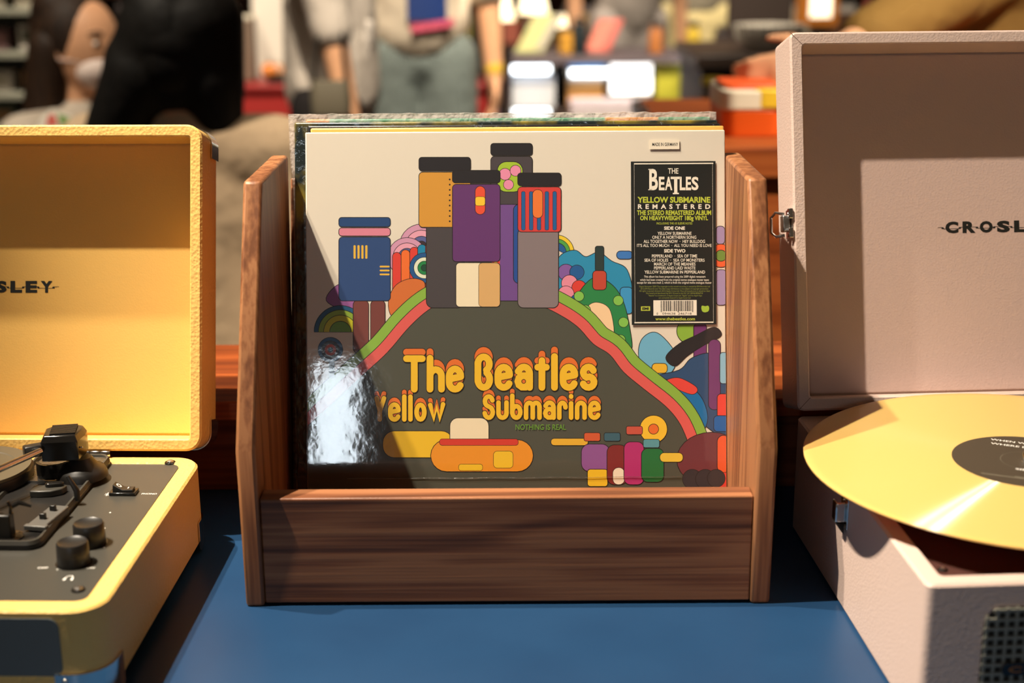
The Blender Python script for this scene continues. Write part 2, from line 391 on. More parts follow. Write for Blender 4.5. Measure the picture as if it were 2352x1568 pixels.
# decorative generic patches (flowers, waves, plain columns of colour)
for cx, cy, r in ((968, 565, 50), (935, 590, 44), (990, 600, 36)):
    for k, col in ((1, (206, 150, 178)), (0.72, (226, 160, 180)), (0.44, (88, 96, 150)), (0.22, (58, 40, 48))): pr.poly(circ(cx, cy, r * k), col, 1.4)
for i, (x, col) in enumerate(((902, (214, 62, 50)), (922, (230, 110, 44)), (942, (214, 62, 50)), (960, (20, 130, 170)), (978, (214, 62, 50)))): pr.poly(rrp(x, 580 - 6 * i, x + 19, 690, 10), col, 1.4)
for k, col in ((34, (30, 84, 140)), (24, (222, 226, 200)), (15, (30, 130, 70)), (7, (20, 70, 50))): pr.poly(circ(975, 615, k), col, 1.2)
pr.poly(spline([(893, 690), (910, 655), (945, 640), (975, 650), (965, 690), (930, 720), (900, 725)]), (206, 110, 50), 1.4)
pr.poly(spline([(750, 690), (775, 655), (815, 655), (840, 690), (800, 712)]), (150, 90, 150), 1.4)
for k, col in ((60, (28, 90, 130)), (50, (150, 180, 60)), (38, (206, 200, 40)), (24, (120, 170, 70))): pr.poly(circ(782, 762, k, n=24, a0=0, a1=180), col, 1.4)
pr.poly(rrp(812, 690, 846, 810, 10), (116, 60, 54)); pr.poly(rrp(852, 690, 884, 790, 10), (116, 60, 54))
pr.poly(rrp(779, 545, 896, 690, 8), (40, 70, 120)); 
for i in range(4): pr.poly(rrp(812 + i * 9, 563, 817 + i * 9, 594, 2), (226, 180, 60), 0)
for i in range(3): pr.poly(rrp(872, 610 + i * 9, 895, 614 + i * 9, 2), (226, 180, 60), 0)
pr.poly(rrp(779, 500, 896, 520, 6), (30, 66, 116)); pr.poly(rrp(779, 524, 896, 541, 6), (214, 130, 150))
# right-hand patches
for k, col in ((40, (232, 200, 50)), (31, (80, 160, 70)), (22, (30, 90, 150))): pr.poly(circ(1278, 580, k, n=20, a0=-10, a1=130), col, 1.3)
pr.poly(spline([(1270, 640), (1285, 590), (1320, 575), (1345, 590), (1375, 580), (1405, 600), (1440, 620), (1447, 680), (1380, 690), (1300, 700)]), (40, 140, 180))
for cx, cy, r, col in ((1300, 625, 18, (130, 90, 160)), (1325, 625, 16, (30, 90, 150)), (1308, 650, 18, (226, 140, 160)), (1330, 660, 16, (214, 62, 50)), (1300, 675, 18, (226, 140, 160)), (1325, 690, 14, (30, 90, 150))): pr.poly(circ(cx, cy, r), col, 1.3)
pr.poly(rrp(1417, 577, 1452, 594, 8), (60, 120, 190)); pr.poly(rrp(1425, 660, 1452, 720, 8), (60, 150, 200))
pr.poly(spline([(1300, 760), (1320, 690), (1360, 640), (1400, 650), (1430, 690), (1447, 760), (1447, 805), (1400, 790), (1350, 750)]), (40, 130, 70))
pr.poly(spline([(1340, 750), (1350, 705), (1375, 695), (1402, 715), (1405, 780)]), (240, 205, 160), 1.3)
for cx, cy in ((1330, 680), (1345, 712), (1420, 690), (1432, 740), (1425, 780)): pr.poly(circ(cx, cy, 11), (130, 190, 80), 1.2)
pr.poly(rrp(1368, 566, 1386, 622, 4), (40, 56, 54)); pr.poly(rrp(1362, 622, 1392, 665, 8), (190, 70, 50))
# right edge patches
pr.poly(rrp(1645, 520, 1664, 560, 8), (160, 140, 180)); pr.poly(circ(1656, 587, 26), (226, 96, 50)); pr.poly(circ(1656, 587, 12), (110, 140, 60)); pr.poly(rrp(1645, 620, 1668, 700, 8), (160, 140, 180))
pr.poly(circ(1583, 760, 28), (136, 176, 60)); pr.poly(rrp(1594, 745, 1622, 830, 6), (110, 50, 110))
pr.poly(spline([(1480, 860), (1467, 810), (1478, 775), (1510, 765), (1550, 810), (1545, 850), (1510, 872)]), (110, 176, 206))
pr.poly(rrp(1498, 835, 1532, 856, 8), (226, 180, 50))
pr.poly(spline([(1530, 820), (1560, 790), (1600, 770), (1640, 752), (1656, 770), (1620, 790), (1580, 815), (1550, 840)]), (36, 32, 34))
pr.poly(spline([(1490, 870), (1560, 850), (1590, 822), (1640, 815), (1672, 880), (1672, 1000), (1600, 960), (1550, 900)]), (44, 76, 116))
pr.poly(rrp(1628, 780, 1654, 940, 12), (112, 54, 110)); pr.poly(rrp(1654, 810, 1674, 880, 6), (140, 186, 210))
pr.poly(spline([(1500, 880), (1530, 872), (1600, 900), (1625, 960), (1600, 1010), (1580, 1000), (1555, 940)]), (20, 110, 170))
pr.poly(spline([(1530, 875), (1560, 868), (1600, 890), (1590, 905), (1550, 890)]), (220, 70, 60), 1.2)
pr.poly(rrp(1648, 905, 1676, 960, 8), (222, 66, 52)); pr.poly(rrp(1640, 955, 1674, 990, 8), (24, 96, 170))
# the hill with its two bands
hill = [(700, 985), (765, 925), (830, 865), (890, 810), (940, 752), (985, 712), (1030, 690), (1090, 680), (1150, 680), (1215, 692), (1275, 718), (1325, 750), (1362, 790), (1400, 815), (1432, 855), (1480, 895), (1530, 935), (1562, 975), (1585, 1030)]
def band(off, wd, col, top=False):
    up = [(x + (off + wd) * nx, y + (off + wd) * ny) for x, y, nx, ny in HN]; lo = [(x + off * nx, y + off * ny) for x, y, nx, ny in HN]
    pr.poly(up + lo[::-1], col, 1.5)
hs = spline(hill, 5, False); HN = []
for i, (x, y) in enumerate(hs):
    a = Vector(hs[max(i - 1, 0)]); b = Vector(hs[min(i + 1, len(hs) - 1)]); d = (b - a).normalized(); HN.append((x, y, d.y, -d.x))
band(24, 24, (136, 176, 66)); band(-2, 27, (216, 92, 86))
pr.poly(hs + [(1640, 1140), (700, 1140)], (78, 78, 66), 1.5)
pr.poly(circ(1635, 1055, 80, 62), (110, 50, 56)); pr.poly(rrp(1648, 1000, 1676, 1085, 14), (226, 90, 44)); pr.poly(rrp(1652, 1085, 1680, 1140, 4), (214, 60, 50), 1)
for cx, cy, r in ((1590, 1100, 22), (1620, 1100, 22), (1645, 1098, 20)): pr.poly(circ(cx, cy, r), (52, 48, 52), 1.2)
for k, col in ((28, (40, 90, 140)), (20, (60, 66, 80)), (13, (190, 76, 62)), (5, (40, 120, 160))): pr.poly(circ(759, 803, k), col, 1.2)
pr.poly(rrp(755, 831, 769, 868, 2), (46, 66, 92), 0)
# four plain columns of colour in the middle
pr.poly(rrp(1128, 360, 1222, 480, 8), (70, 62, 66)); pr.poly(rrp(1143, 372, 1200, 440, 20), (160, 190, 50)); pr.poly(circ(1160, 400, 13), (226, 140, 170), 1.2); pr.poly(circ(1184, 392, 12), (226, 140, 170), 1.2); pr.poly(circ(1168, 424, 11), (226, 140, 170), 1.2)
pr.poly(rrp(1128, 470, 1210, 690, 20), (112, 74, 140)); pr.poly(rrp(1180, 470, 1210, 650, 12), (34, 76, 150))
for i, col in enumerate(((220, 64, 48), (240, 200, 50), (220, 64, 48))): pr.poly(rrp(1130 + i * 6, 570, 1136 + i * 6, 670, 2), col, 0)
pr.poly(rrp(1128, 330, 1222, 356, 6), (30, 26, 30))
pr.poly(rrp(980, 510, 1066, 706, 14), (70, 64, 66)); 
pr.poly(rrp(963, 396, 1080, 521, 8), (208, 148, 54)); pr.poly(rrp(963, 362, 1080, 391, 6), (30, 26, 30))
for i in range(9): pr.poly(circ(1033, 412 + i * 12, 2), (30, 20, 20), 0)
pr.poly(rrp(1190, 525, 1282, 706, 12), (132, 118, 120)); pr.poly(rrp(1190, 430, 1288, 532, 8), (206, 60, 56))
for i in range(5): pr.poly(rrp(1198 + i * 18, 440, 1206 + i * 18, 528, 3), (30, 92, 150), 0.8)
pr.poly(rrp(1224, 436, 1246, 500, 10), (230, 120, 50), 1.2); pr.poly(rrp(1190, 398, 1288, 426, 6), (30, 26, 30))
pr.poly(rrp(1040, 424, 1148, 600, 8), (98, 50, 108)); pr.poly(rrp(1048, 604, 1148, 704, 8), (236, 222, 190)); pr.poly(rrp(1100, 604, 1148, 704, 8), (214, 170, 110), 1.0)
pr.poly(rrp(1092, 428, 1114, 492, 11), (226, 80, 50), 1.2); pr.poly(rrp(1092, 452, 1114, 472, 5), (238, 196, 50), 0.8); pr.poly(rrp(1040, 392, 1148, 419, 6), (30, 26, 30))
# plain lozenge in yellow, orange and cream below the title
pr.poly(rrp(880, 990, 1040, 1050, 26), (232, 188, 40)); pr.poly(rrp(1034, 960, 1122, 1030, 18), (236, 220, 186)); pr.poly(rrp(990, 1010, 1224, 1082, 36), (228, 146, 36)); pr.poly(rrp(1010, 1008, 1190, 1022, 6), (206, 60, 44), 1)
pr.poly(rrp(1134, 1036, 1178, 1074, 8), (232, 188, 40), 1); pr.poly(rrp(1054, 1066, 1108, 1080, 5), (232, 188, 40), 1)
# small cluster of colour at the lower right of the hill
for k, col in ((31, (236, 190, 50)), (11, (226, 110, 44))): pr.poly(circ(1501, 985, k), col, 1.4)
pr.poly(rrp(1266, 1007, 1350, 1022, 7), (226, 176, 50), 1.3); pr.poly(rrp(1336, 1020, 1400, 1082, 18), (140, 84, 146)); pr.poly(rrp(1350, 1078, 1395, 1116, 6), (232, 188, 40))
pr.poly(rrp(1395, 1022, 1440, 1112, 16), (126, 40, 38)); pr.poly(rrp(1408, 1074, 1434, 1112, 12), (236, 220, 196), 1.2); pr.poly(rrp(1434, 1015, 1478, 1112, 14), (176, 46, 110)); pr.poly(rrp(1474, 1030, 1524, 1106, 14), (34, 110, 56)); pr.poly(rrp(1516, 1040, 1568, 1060, 9), (226, 190, 60), 1.3)
for x, y, col in ((1360, 1000, (206, 90, 50)), (1406, 1000, (60, 96, 110)), (1457, 985, (196, 84, 66)), (1496, 1015, (90, 150, 160))): pr.poly(rrp(x - 18, y - 6, x + 18, y + 12, 4), col, 1.3)
pr.mb.build('cover_print', pr.mats, front, smooth=0)

# title lettering: round strokes, yellow over an orange drop behind, dark outline
def arc(cx, cy, rx, ry, a0, a1, n=10): return [(cx + rx * math.cos(R(a0 + (a1 - a0) * i / n)), cy + ry * math.sin(R(a0 + (a1 - a0) * i / n))) for i in range(n + 1)]
GL = {  # strokes in a cell: x to the right, y up, x-height 1, cap 1.5
 'T': (0.85, [[(0, 1.48), (0.85, 1.48)], [(0.42, 1.4), (0.42, 0)]]),
 'h': (0.62, [[(0, 1.5), (0, 0)], [(0, 0.55)] + arc(0.31, 0.62, 0.31, 0.33, 180, 0) + [(0.62, 0)]]),
 'e': (0.62, [arc(0.31, 0.62, 0.31, 0.36, 0, 180) + [(0, 0.36)] + arc(0.31, 0.32, 0.31, 0.32, 180, 335)[1:], [(0.08, 0.5), (0.62, 0.6)]]),
 'B': (0.62, [[(0, 0.3), (0, 1.2)], arc(0.3, 1.14, 0.3, 0.34, 180, -60, 16), arc(0.31, 0.38, 0.31, 0.38, 60, -180, 16)]),
 'a': (0.62, [[(0.02, 0.78)] + arc(0.32, 0.66, 0.3, 0.33, 150, 0) + [(0.62, 0)], arc(0.31, 0.29, 0.31, 0.29, 0, 360)]),
 't': (0.45, [[(0.22, 1.3), (0.22, 0)], [(0, 0.98), (0.45, 0.98)]]),
 'l': (0.02, [[(0, 1.5), (0, 0)]]),
 's': (0.58, [arc(0.29, 0.73, 0.27, 0.26, 20, 250) + arc(0.29, 0.26, 0.29, 0.26, 80, -160)]),
 'Y': (0.6, [[(0, 1.4), (0.24, 0.6), (0.24, 0)], [(0.24, 0.55), (0.56, 1.4)]]),
 'o': (0.6, [arc(0.3, 0.48, 0.3, 0.48, 90, 450, 18)]),
 'w': (0.95, [[(0, 0.95), (0.28, 0.05), (0.5, 0.8), (0.72, 0.05), (0.98, 1.0)]]),
 'S': (0.6, [arc(0.3, 1.08, 0.28, 0.32, 10, 250) + arc(0.3, 0.36, 0.3, 0.36, 80, -170)]),
 'u': (0.6, [[(0, 1.0), (0, 0.35)] + arc(0.3, 0.32, 0.3, 0.32, 180, 360) + [(0.6, 1.0)]]),
 'b': (0.6, [[(0, 1.45), (0, 0.3)], arc(0.3, 0.38, 0.3, 0.38, 180, 540, 18)]),
 'm': (1.0, [[(0, 0), (0, 0.7)] + arc(0.25, 0.7, 0.25, 0.28, 180, 0) + [(0.5, 0)], [(0.5, 0.7)] + arc(0.75, 0.7, 0.25, 0.28, 180, 0) + [(1.0, 0)]]),
 'r': (0.45, [[(0, 0), (0, 0.65)] + arc(0.23, 0.68, 0.23, 0.3, 180, 0)]),
 'i': (0.02, [[(0, 0.95), (0, 0)], [(0, 1.38), (0, 1.42)]]),
 'n': (0.55, [[(0, 0), (0, 0.65)] + arc(0.28, 0.68, 0.28, 0.3, 180, 0) + [(0.55, 0)]]),
 ' ': (0.35, []),
}
def title(mb, text, x0, x1, ybase, unit, wd, gap):
    tot = sum(GL[c][0] for c in text) + gap * (len(text) - 1); k = (x1 - x0 - wd) / tot
    cnt = [0]
    def stroke(pts, w, y, mi):
        P = [Vector((*sl(px, py),)) for px, py in pts]; w = w * 0.5 * (SW1 - SW0) / 963; cnt[0] += 1; y = y - cnt[0] * 0.0000004
        P = [p for i, p in enumerate(P) if i == 0 or (p - P[i - 1]).length > 1e-6]; n = len(P); Lf, Rt = [], []
        closed = (P[0] - P[-1]).length < 1e-5
        for i, p in enumerate(P):
            a = P[i - 1] if i else (P[-2] if closed else None); b = P[i + 1] if i < n - 1 else (P[1] if closed else None)
            d1 = (p - a).normalized() if a is not None else None; d2 = (b - p).normalized() if b is not None else None
            d = (d1 + d2).normalized() if d1 is not None and d2 is not None and (d1 + d2).length > 0.1 else (d1 if d1 is not None else d2)
            m = 1.0 / max(d.dot(d1), 0.6) if d1 is not None else 1.0
            nn = Vector((-d.y, d.x)) * w * m; Lf.append(p + nn); Rt.append(p - nn)
        mb.add([(q.x, y, q.y) for q in Lf + Rt], [(n + i, n + i + 1, i + 1, i) for i in range(n - 1)], mi)
        if not closed:
            for p, d in ((P[0], P[0] - P[1]), (P[-1], P[-1] - P[-2])):
                a0 = math.atan2(d.y, d.x); c = [(p.x + w * math.cos(a0 - PI / 2 + PI * q / 10), y, p.y + w * math.sin(a0 - PI / 2 + PI * q / 10)) for q in range(11)]; mb.add(c, [tuple(range(11))], mi)
    lay = ((-unit * 0.27, 3.0, 0, 0.00036), (-unit * 0.27, 0, 1, 0.00039), (0, 3.0, 0, 0.00042), (0, 0, 2, 0.00045))
    for dy, ex, mi, y in lay:
        x = x0 + wd / 2; cnt[0] = 0
        for c in text:
            for st in GL[c][1]: stroke([(x + a * k, ybase - wd / 2 - b * (unit - wd / 2) + dy * (0.6 if b < 0.05 else 1)) for a, b in st], wd + ex, -y, mi)
            x += (GL[c][0] + gap) * k
mb = MB()
title(mb, 'The', 926, 1066, 901, 55, 15.5, 0.42); title(mb, 'Beatles', 1090, 1372, 897, 55, 15.5, 0.43)
title(mb, 'Yellow', 860, 1022, 968, 40, 10.5, 0.45); title(mb, 'Submarine', 1108, 1380, 964, 40, 10.5, 0.43)
mb.build('title_lettering', [ink(46, 26, 14), ink(222, 112, 44), ink(234, 186, 42)], front, smooth=0)
def cov(y): return lambda a, b: (sl(a, -b)[0], y, sl(a, -b)[1])
mb = MB(); write(mb, 'NOTHING IS REAL', 1184, 1300, -987, -974, cov(-0.0005), 0.012)
mb.build('motto_lettering', ink(104, 150, 52), front, smooth=0)
# shrink wrap
mb = MB(); mb.add([(SW0 - 0.0004, -0.0006, 0), (SW1 + 0.0004, -0.0006, 0), (SW1 + 0.0004, -0.0006, SH + 0.0003), (SW0 - 0.0004, -0.0006, SH + 0.0003)], [(0, 1, 2, 3)])
mb.build('shrink_wrap', film('wrap_clear', 0.05, 0.035, 90, haze=0.01), front, smooth=0)
mb = MB(); zz = sl(1100, 1097)[1]
mb.tube([(SW0 + 0.03 + i * 0.01, -0.0008, zz + 0.0002 * math.sin(i * 1.3)) for i in range(26)], 0.00022, 5)
mb.build('wrap_seam', film('wrap_seam', 0.25, 0.4, 200, (0.75, 0.70, 0.62), 0.2), front)
# small origin sticker
xa, za = sl(1491, 343); xb, zb = sl(1560, 321)
st = MB().box(((xa + xb) / 2, -0.0007, (za + zb) / 2), (xb - xa, 0.0002, zb - za)).build('origin_sticker', ink(226, 214, 192), front, smooth=0)
mb = MB(); write(mb, 'MADE IN GERMANY', 1498, 1557, -335.5, -328, cov(-0.00084), 0.012); mb.build('lettering', M['ink_black'], st, smooth=0)
# black information sticker
xa, za = sl(1451, 746); xb, zb = sl(1643, 370)
st = MB().box(((xa + xb) / 2, -0.0007, (za + zb) / 2), (xb - xa, 0.0002, zb - za)).build('information_sticker', mat('sticker_black', (0.012, 0.013, 0.011), 0.4), front, smooth=0)
YS = -0.00083
wh, gr = MB(), MB()
def bar(mb, x0, y0, x1, y1, y=YS):
    a, b = sl(x0, y0), sl(x1, y1); mb.add([(a[0], y, b[1]), (b[0], y, b[1]), (b[0], y, a[1]), (a[0], y, a[1])], [(0, 1, 2, 3)])
for q in ((1456.5, 375, 1638, 376.6), (1457, 739.5, 1638, 741), (1456.5, 375, 1458.2, 741), (1636.4, 375, 1638, 741)): bar(wh, *q)
S = cov(YS)
write(wh, 'THE', 1534, 1558, -399, -386.5, S, 0.012)
write(wh, 'B', 1491, 1511, -437, -388, S, 0.03)
for ch, a, b in (('E', 1513, 1526), ('A', 1527, 1544), ('L', 1561, 1574), ('E', 1575, 1587), ('S', 1588, 1604)): write(wh, ch, a, b, -437, -406, S, 0.03)
bar(wh, 1540, 406, 1563, 411.5); bar(wh, 1548, 406, 1555.5, 444); bar(wh, 1545, 443, 1559, 446)
bar(wh, 1489, 388, 1497, 390.5); bar(wh, 1489, 434.5, 1497, 437)
hl = MB(); write(hl, 'YELLOW SUBMARINE', 1464, 1631, -466, -452, S, 0.035); hl.build('headline_lettering', ink(176, 186, 60), st, smooth=0)
write(wh, 'REMASTERED', 1465, 1631, -480, -469, S, 0.03, 1.9)
write(gr, 'THE STEREO REMASTERED ALBUM', 1463, 1633, -494, -483, S, 0.03)
write(gr, 'ON HEAVYWEIGHT 180g VINYL', 1470, 1626, -509, -495.5, S, 0.03)
write(gr, 'INCLUDING THE US SLEEVE NOTES', 1508, 1590, -515.5, -510.5, S)
for tx, a, b, y, h, bo in (('SIDE ONE', 1525, 1573, 528, 8, 0.035), ('YELLOW SUBMARINE', 1510, 1588, 539.5, 7.2, 0.01), ('ONLY A NORTHERN SONG', 1498, 1599, 548.5, 7.2, 0.01),
                        ('ALL TOGETHER NOW  ·  HEY BULLDOG', 1478, 1619, 558, 7.2, 0.01), ("IT'S ALL TOO MUCH  ·  ALL YOU NEED IS LOVE", 1463, 1634, 567.2, 7.2, 0.01),
                        ('SIDE TWO', 1525, 1574, 580, 8, 0.035), ('PEPPERLAND  ·  SEA OF TIME', 1497, 1601, 591.5, 7.2, 0.01), ('SEA OF HOLES  ·  SEA OF MONSTERS', 1480, 1618, 601, 7.2, 0.01),
                        ('MARCH OF THE MEANIES', 1502, 1597, 610, 7.2, 0.01), ('PEPPERLAND LAID WASTE', 1502, 1597, 619, 7.2, 0.01), ('YELLOW SUBMARINE IN PEPPERLAND', 1480, 1619, 628.3, 7.2, 0.01),
                        ('This album has been prepared using the 2009 digital remasters', 1479, 1620, 639, 6.4, 0.006), ('which had been created from the original stereo analogue master tapes', 1470, 1628, 646.3, 6.4, 0.006), ('except for side one track 2, which is from the original mono analogue master', 1463, 1634, 652.8, 6.4, 0.006)):
    write(wh, tx, a, b, -y, -(y - h), S, bo)
for i, (tx, a, b) in enumerate((('Digital Remaster 2009 The copyright in this sound recording is owned by EMI Records Ltd', 1468, 1630), ('2012 EMI Records Ltd. This label copy information is the subject of copyright protection.', 1471, 1627),
                        ('All rights reserved. Artwork 2012 Apple Corps Ltd. Place of manufacture is stated on label', 1468, 1630), ('Marketed and distributed by EMI. Printed in the EU. UC 0094638246718', 1484, 1614),
                        ('"Beatles" is a trademark of Apple Corps Ltd. "Apple" and the Apple logo', 1489, 1612), ('are exclusively licensed to Apple Corps Ltd', 1513, 1586))):
    ll = MB(); write(ll, tx, a, b, -(660.5 + i * 5.2), -(656 + i * 5.2), S); ll.build('legal_line', ink(130, 136, 56), st, smooth=0)
wl = MB(); write(wl, 'www.thebeatles.com', 1505, 1596, -735.5, -728.5, S, 0.02); wl.build('address_lettering', ink(176, 186, 60), st, smooth=0)
eb = MB(); bar(eb, 1472, 703.5, 1493, 713.5); eb.build('label_badge', ink(176, 186, 60), st, smooth=0)
bar(wh, 1500.5, 689.5, 1600, 724)
wh.build('white_lettering', ink(226, 218, 200), st, smooth=0); gr.build('green_lettering', ink(176, 186, 60), st, smooth=0)
bk = MB(); rb = random.Random(3); x = 1517
while x < 1592:
    wd = rb.choice((0.8, 0.8, 1.5, 2.3)); bar(bk, x, 690.5, x + wd, 716.5 if (x < 1520 or 1552 < x < 1556 or x > 1588) else 714.5, -0.00086); x += wd + rb.choice((0.8, 0.8, 1.5, 2.0))
S2 = cov(-0.00086)
write(bk, '0', 1508, 1511, -722.5, -717.5, S2); write(bk, '094638', 1521, 1551, -722.5, -717.5, S2); write(bk, '246718', 1557, 1588, -722.5, -717.5, S2)
write(bk, 'EMI', 1475, 1490, -711.5, -705.5, S2, 0.05)
bk.build('black_print', M['ink_black'], st, smooth=0)
ap = MB(); P = [(*sl(px, py),) for px, py in spline([(1619.5, 703), (1612, 702), (1610.5, 708), (1613, 715), (1618, 717), (1622, 716.5), (1627, 714), (1628.5, 707), (1626, 702)])]
ap.add([(a, -0.00084, b) for a, b in P], [tuple(range(len(P)))]); ap.build('apple_emblem', ink(150, 180, 56), st, smooth=0)

# sleeves behind
def bagmat():
    m = bpy.data.materials.new('bag_cloudy'); m.use_nodes = True; nt = m.node_tree; N = nt.nodes.new; L = nt.links.new
    b = nt.nodes['Principled BSDF']; b.inputs['Base Color'].default_value = (*sr(206, 196, 188), 1); b.inputs['Roughness'].default_value = 0.2
    tc = N('ShaderNodeTexCoord'); n1 = N('ShaderNodeTexNoise'); n1.inputs['Scale'].default_value = 170; bp = N('ShaderNodeBump'); bp.inputs['Strength'].default_value = 0.8; bp.inputs['Distance'].default_value = 0.003
    L(tc.outputs['Object'], n1.inputs['Vector']); L(n1.outputs['Fac'], bp.inputs['Height']); L(bp.outputs[0], b.inputs['Normal'])
    tr = N('ShaderNodeBsdfTransparent'); mx = N('ShaderNodeMixShader'); mx.inputs[0].default_value = 0.38; L(tr.outputs[0], mx.inputs[1]); L(b.outputs[0], mx.inputs[2]); L(mx.outputs[0], nt.nodes['Material Output'].inputs[0])
    return m
def back_sleeve(label, l, r, top, d, th, m, edge=None, wrap=False):
    a, h = sl(l, top, d); b, _ = sl(r, top, d)
    t = thing('record_sleeve', label, 'record sleeve', SO + SRot @ Vector(((a + b) / 2, d, 0)), (-LEAN, 0, 0), 'record sleeves in the wooden crate')
    wd = b - a
    MB().box((0, th / 2, h / 2), (wd, th, h)).build('sleeve_board', m, t, bevel=0.0012)
    if edge: MB().box((0, th / 2, h + 0.0002), (wd - 0.003, th * 0.6, 0.0006)).build('spine_edge', edge, t, smooth=0)
    if wrap:
        MB().box((0, -0.0003, h / 2), (min(wd + 0.002, 0.33), 0.0002, h + 0.001)).build('shrink_wrap', wrap, t, smooth=0)
    return t, wd, h
W2 = film('wrap_wrinkled', 0.12, 0.6, 160, haze=0.03)
back_sleeve('plain yellow record sleeve directly behind the cream front sleeve', 713, 1663, 294, 0.0046, 0.004, mat('sleeve_yellow', sr(226, 166, 82), 0.5))
back_sleeve('thin black record sleeve behind the yellow one in the crate', 706, 1654, 288.5, 0.0092, 0.0035, mat('sleeve_black', (0.012, 0.011, 0.010), 0.35), wrap=W2)
back_sleeve('dark green marbled record sleeve with olive streaks showing at the left of the crate', 676, 1648, 281, 0.0135, 0.005,
            mat('sleeve_marbled', (0.010, 0.020, 0.020), 0.3, vary=(sr(150, 132, 48), (30, 30, 30), 3, 0.46, 0.62)), wrap=W2)
gm = mat('sleeve_green', sr(60, 160, 120), 0.4, vary=(sr(236, 160, 80), (16, 0.1, 0.1), 0, 0.60, 0.615))
t, wd, h = back_sleeve('green and orange record sleeve in a clear bag at the back of the crate', 702, 1632, 273.5, 0.0200, 0.005, gm)
mb = MB(); hw = 0.1625
hw = (sl(1645, 267, 0.02)[0] - sl(662, 267, 0.02)[0]) / 2; bx = (sl(1645, 267, 0.02)[0] + sl(662, 267, 0.02)[0]) / 2 - (sl(1632, 273, 0.02)[0] + sl(702, 273, 0.02)[0]) / 2
rb = random.Random(5); n = 60
for yy in (-0.0006, 0.0056):
    top = [(bx - hw + 2 * hw * i / n, yy, h + 0.0034 + rb.uniform(-0.0004, 0.0005)) for i in range(n + 1)]
    mb.add(top + [(bx + hw - 0.006, yy, 0.003), (bx - hw + 0.014, yy, 0.003)], [tuple(range(n + 3))])
mb.tube([(bx - hw + 2 * hw * i / n, 0.0025 + rb.uniform(-0.001, 0.001), h + 0.0034 + rb.uniform(-0.0005, 0.0006)) for i in range(n + 1)], 0.0007, 6)
mb.build('clear_bag', bagmat(), t, smooth=0)

# ================================================================== PLAYERS
def guard(mb, pts, h0, h1, fn, th=0.0009):
    """thin metal sheet following a 2-D path, from h0 to h1"""
    P = [Vector(p) for p in pts]; o = []
    for i, p in enumerate(P):
        d = (P[min(i + 1, len(P) - 1)] - P[max(i - 1, 0)]).normalized(); o.append(p + Vector((d.y, -d.x)) * th)
    mb.prism([tuple(p) for p in P] + [tuple(p) for p in o[::-1]], h0, h1, fn)
def corner_path(sx, sy, w, h, r, ext, off):
    cx, cy = sx * (w / 2 - r), sy * (h / 2 - r); rr = r + off
    a0 = math.degrees(math.atan2(sy, sx)) - 45
    pts = [(cx + rr * math.cos(R(a0 + 90 * i / 8)), cy + rr * math.sin(R(a0 + 90 * i / 8))) for i in range(9)]
    s, e = Vector(pts[0]), Vector(pts[-1])
    t0 = Vector((math.sin(R(a0)), -math.cos(R(a0)))); t1 = Vector((-math.sin(R(a0 + 90)), math.cos(R(a0 + 90))))
    return [tuple(s + t0 * ext)] + pts + [tuple(e + t1 * ext)]
def screw(parent, x, y, z, r=0.0042):
    s = MB().lathe([(r, 0), (r, 0.0006), (r * 0.9, 0.001), (r * 0.6, 0.001)], 20).build('screw', M['plastic_gloss'], parent, (x, y, z))
    MB().lathe([(r * 0.62, 0.0009), (r * 0.55, 0.0019), (r * 0.25, 0.0023)], 16).build('screw_head', M['steel'], s)
    return s
FB = lambda a, b, d: (a, b, d)

# ---------------- yellow player
YO = Vector((-0.412, 0.8765, T)); YA = R(-1.7); YW, YD, YZ0, YZ1 = 0.355, 0.252, 0.008, 0.066
yp = thing('record_player', 'open yellow suitcase record player left of the crate', 'record player', YO, (0, 0, YA), 'suitcase record players')
Yi = Matrix.Rotation(-YA, 3, 'Z')
def yl(px, py, z): return Yi @ (at(px, py, z=T + z) - YO)
def yf(px, py, x=None, y=None):
    """point on a plane of the yellow player's own frame"""
    n = Yi.inverted() @ (Vector((0, 1, 0)) if y is not None else Vector((1, 0, 0))); v = y if y is not None else x
    p0 = YO + n * v; dr = cf + cR * ((px - 1176) / FPX) - cU * ((py - 784) / FPX)
    return Yi @ (CAM + dr * ((p0 - CAM).dot(n) / dr.dot(n)) - YO)
mb = MB(); tray(mb, YW, YD, 0.021, YZ1, YZ0, 0.0135, 0.0022, FB); base = mb.build('base_case', M['leather_yellow'], yp)
ZD = YZ1 - 0.0008
mb = MB(); mb.prism(rrect(YW - 0.0275, YD - 0.0275, 0.008), ZD - 0.003, ZD); deck = mb.build('deck_plate', M['deck_black'], yp)
for px, py in ((391, 1063), (180, 1355)):
    p = yl(px, py, ZD); screw(yp, p.x, p.y, ZD)
for sx in (-1,):
    for py in (0.1, -0.1): screw(yp, -YW / 2 + 0.024, py, ZD)
# knobs
for px, py in ((207, 1248), (170, 1293)):
    p = yl(px, py, ZD)
    k = MB().lathe([(0.0098, 0), (0.0101, 0.001), (0.0097, 0.0135), (0.0090, 0.0146), (0.0086, 0.0143), (0.004, 0.0134), (0.001, 0.0132)], 40).build('knob', M['plastic_black'], yp, (p.x, p.y, ZD))
    mk = MB().lathe([(0.0112, 0), (0.0112, 0.0004)], 32).build('knob_ring', M['plastic_gloss'], k)
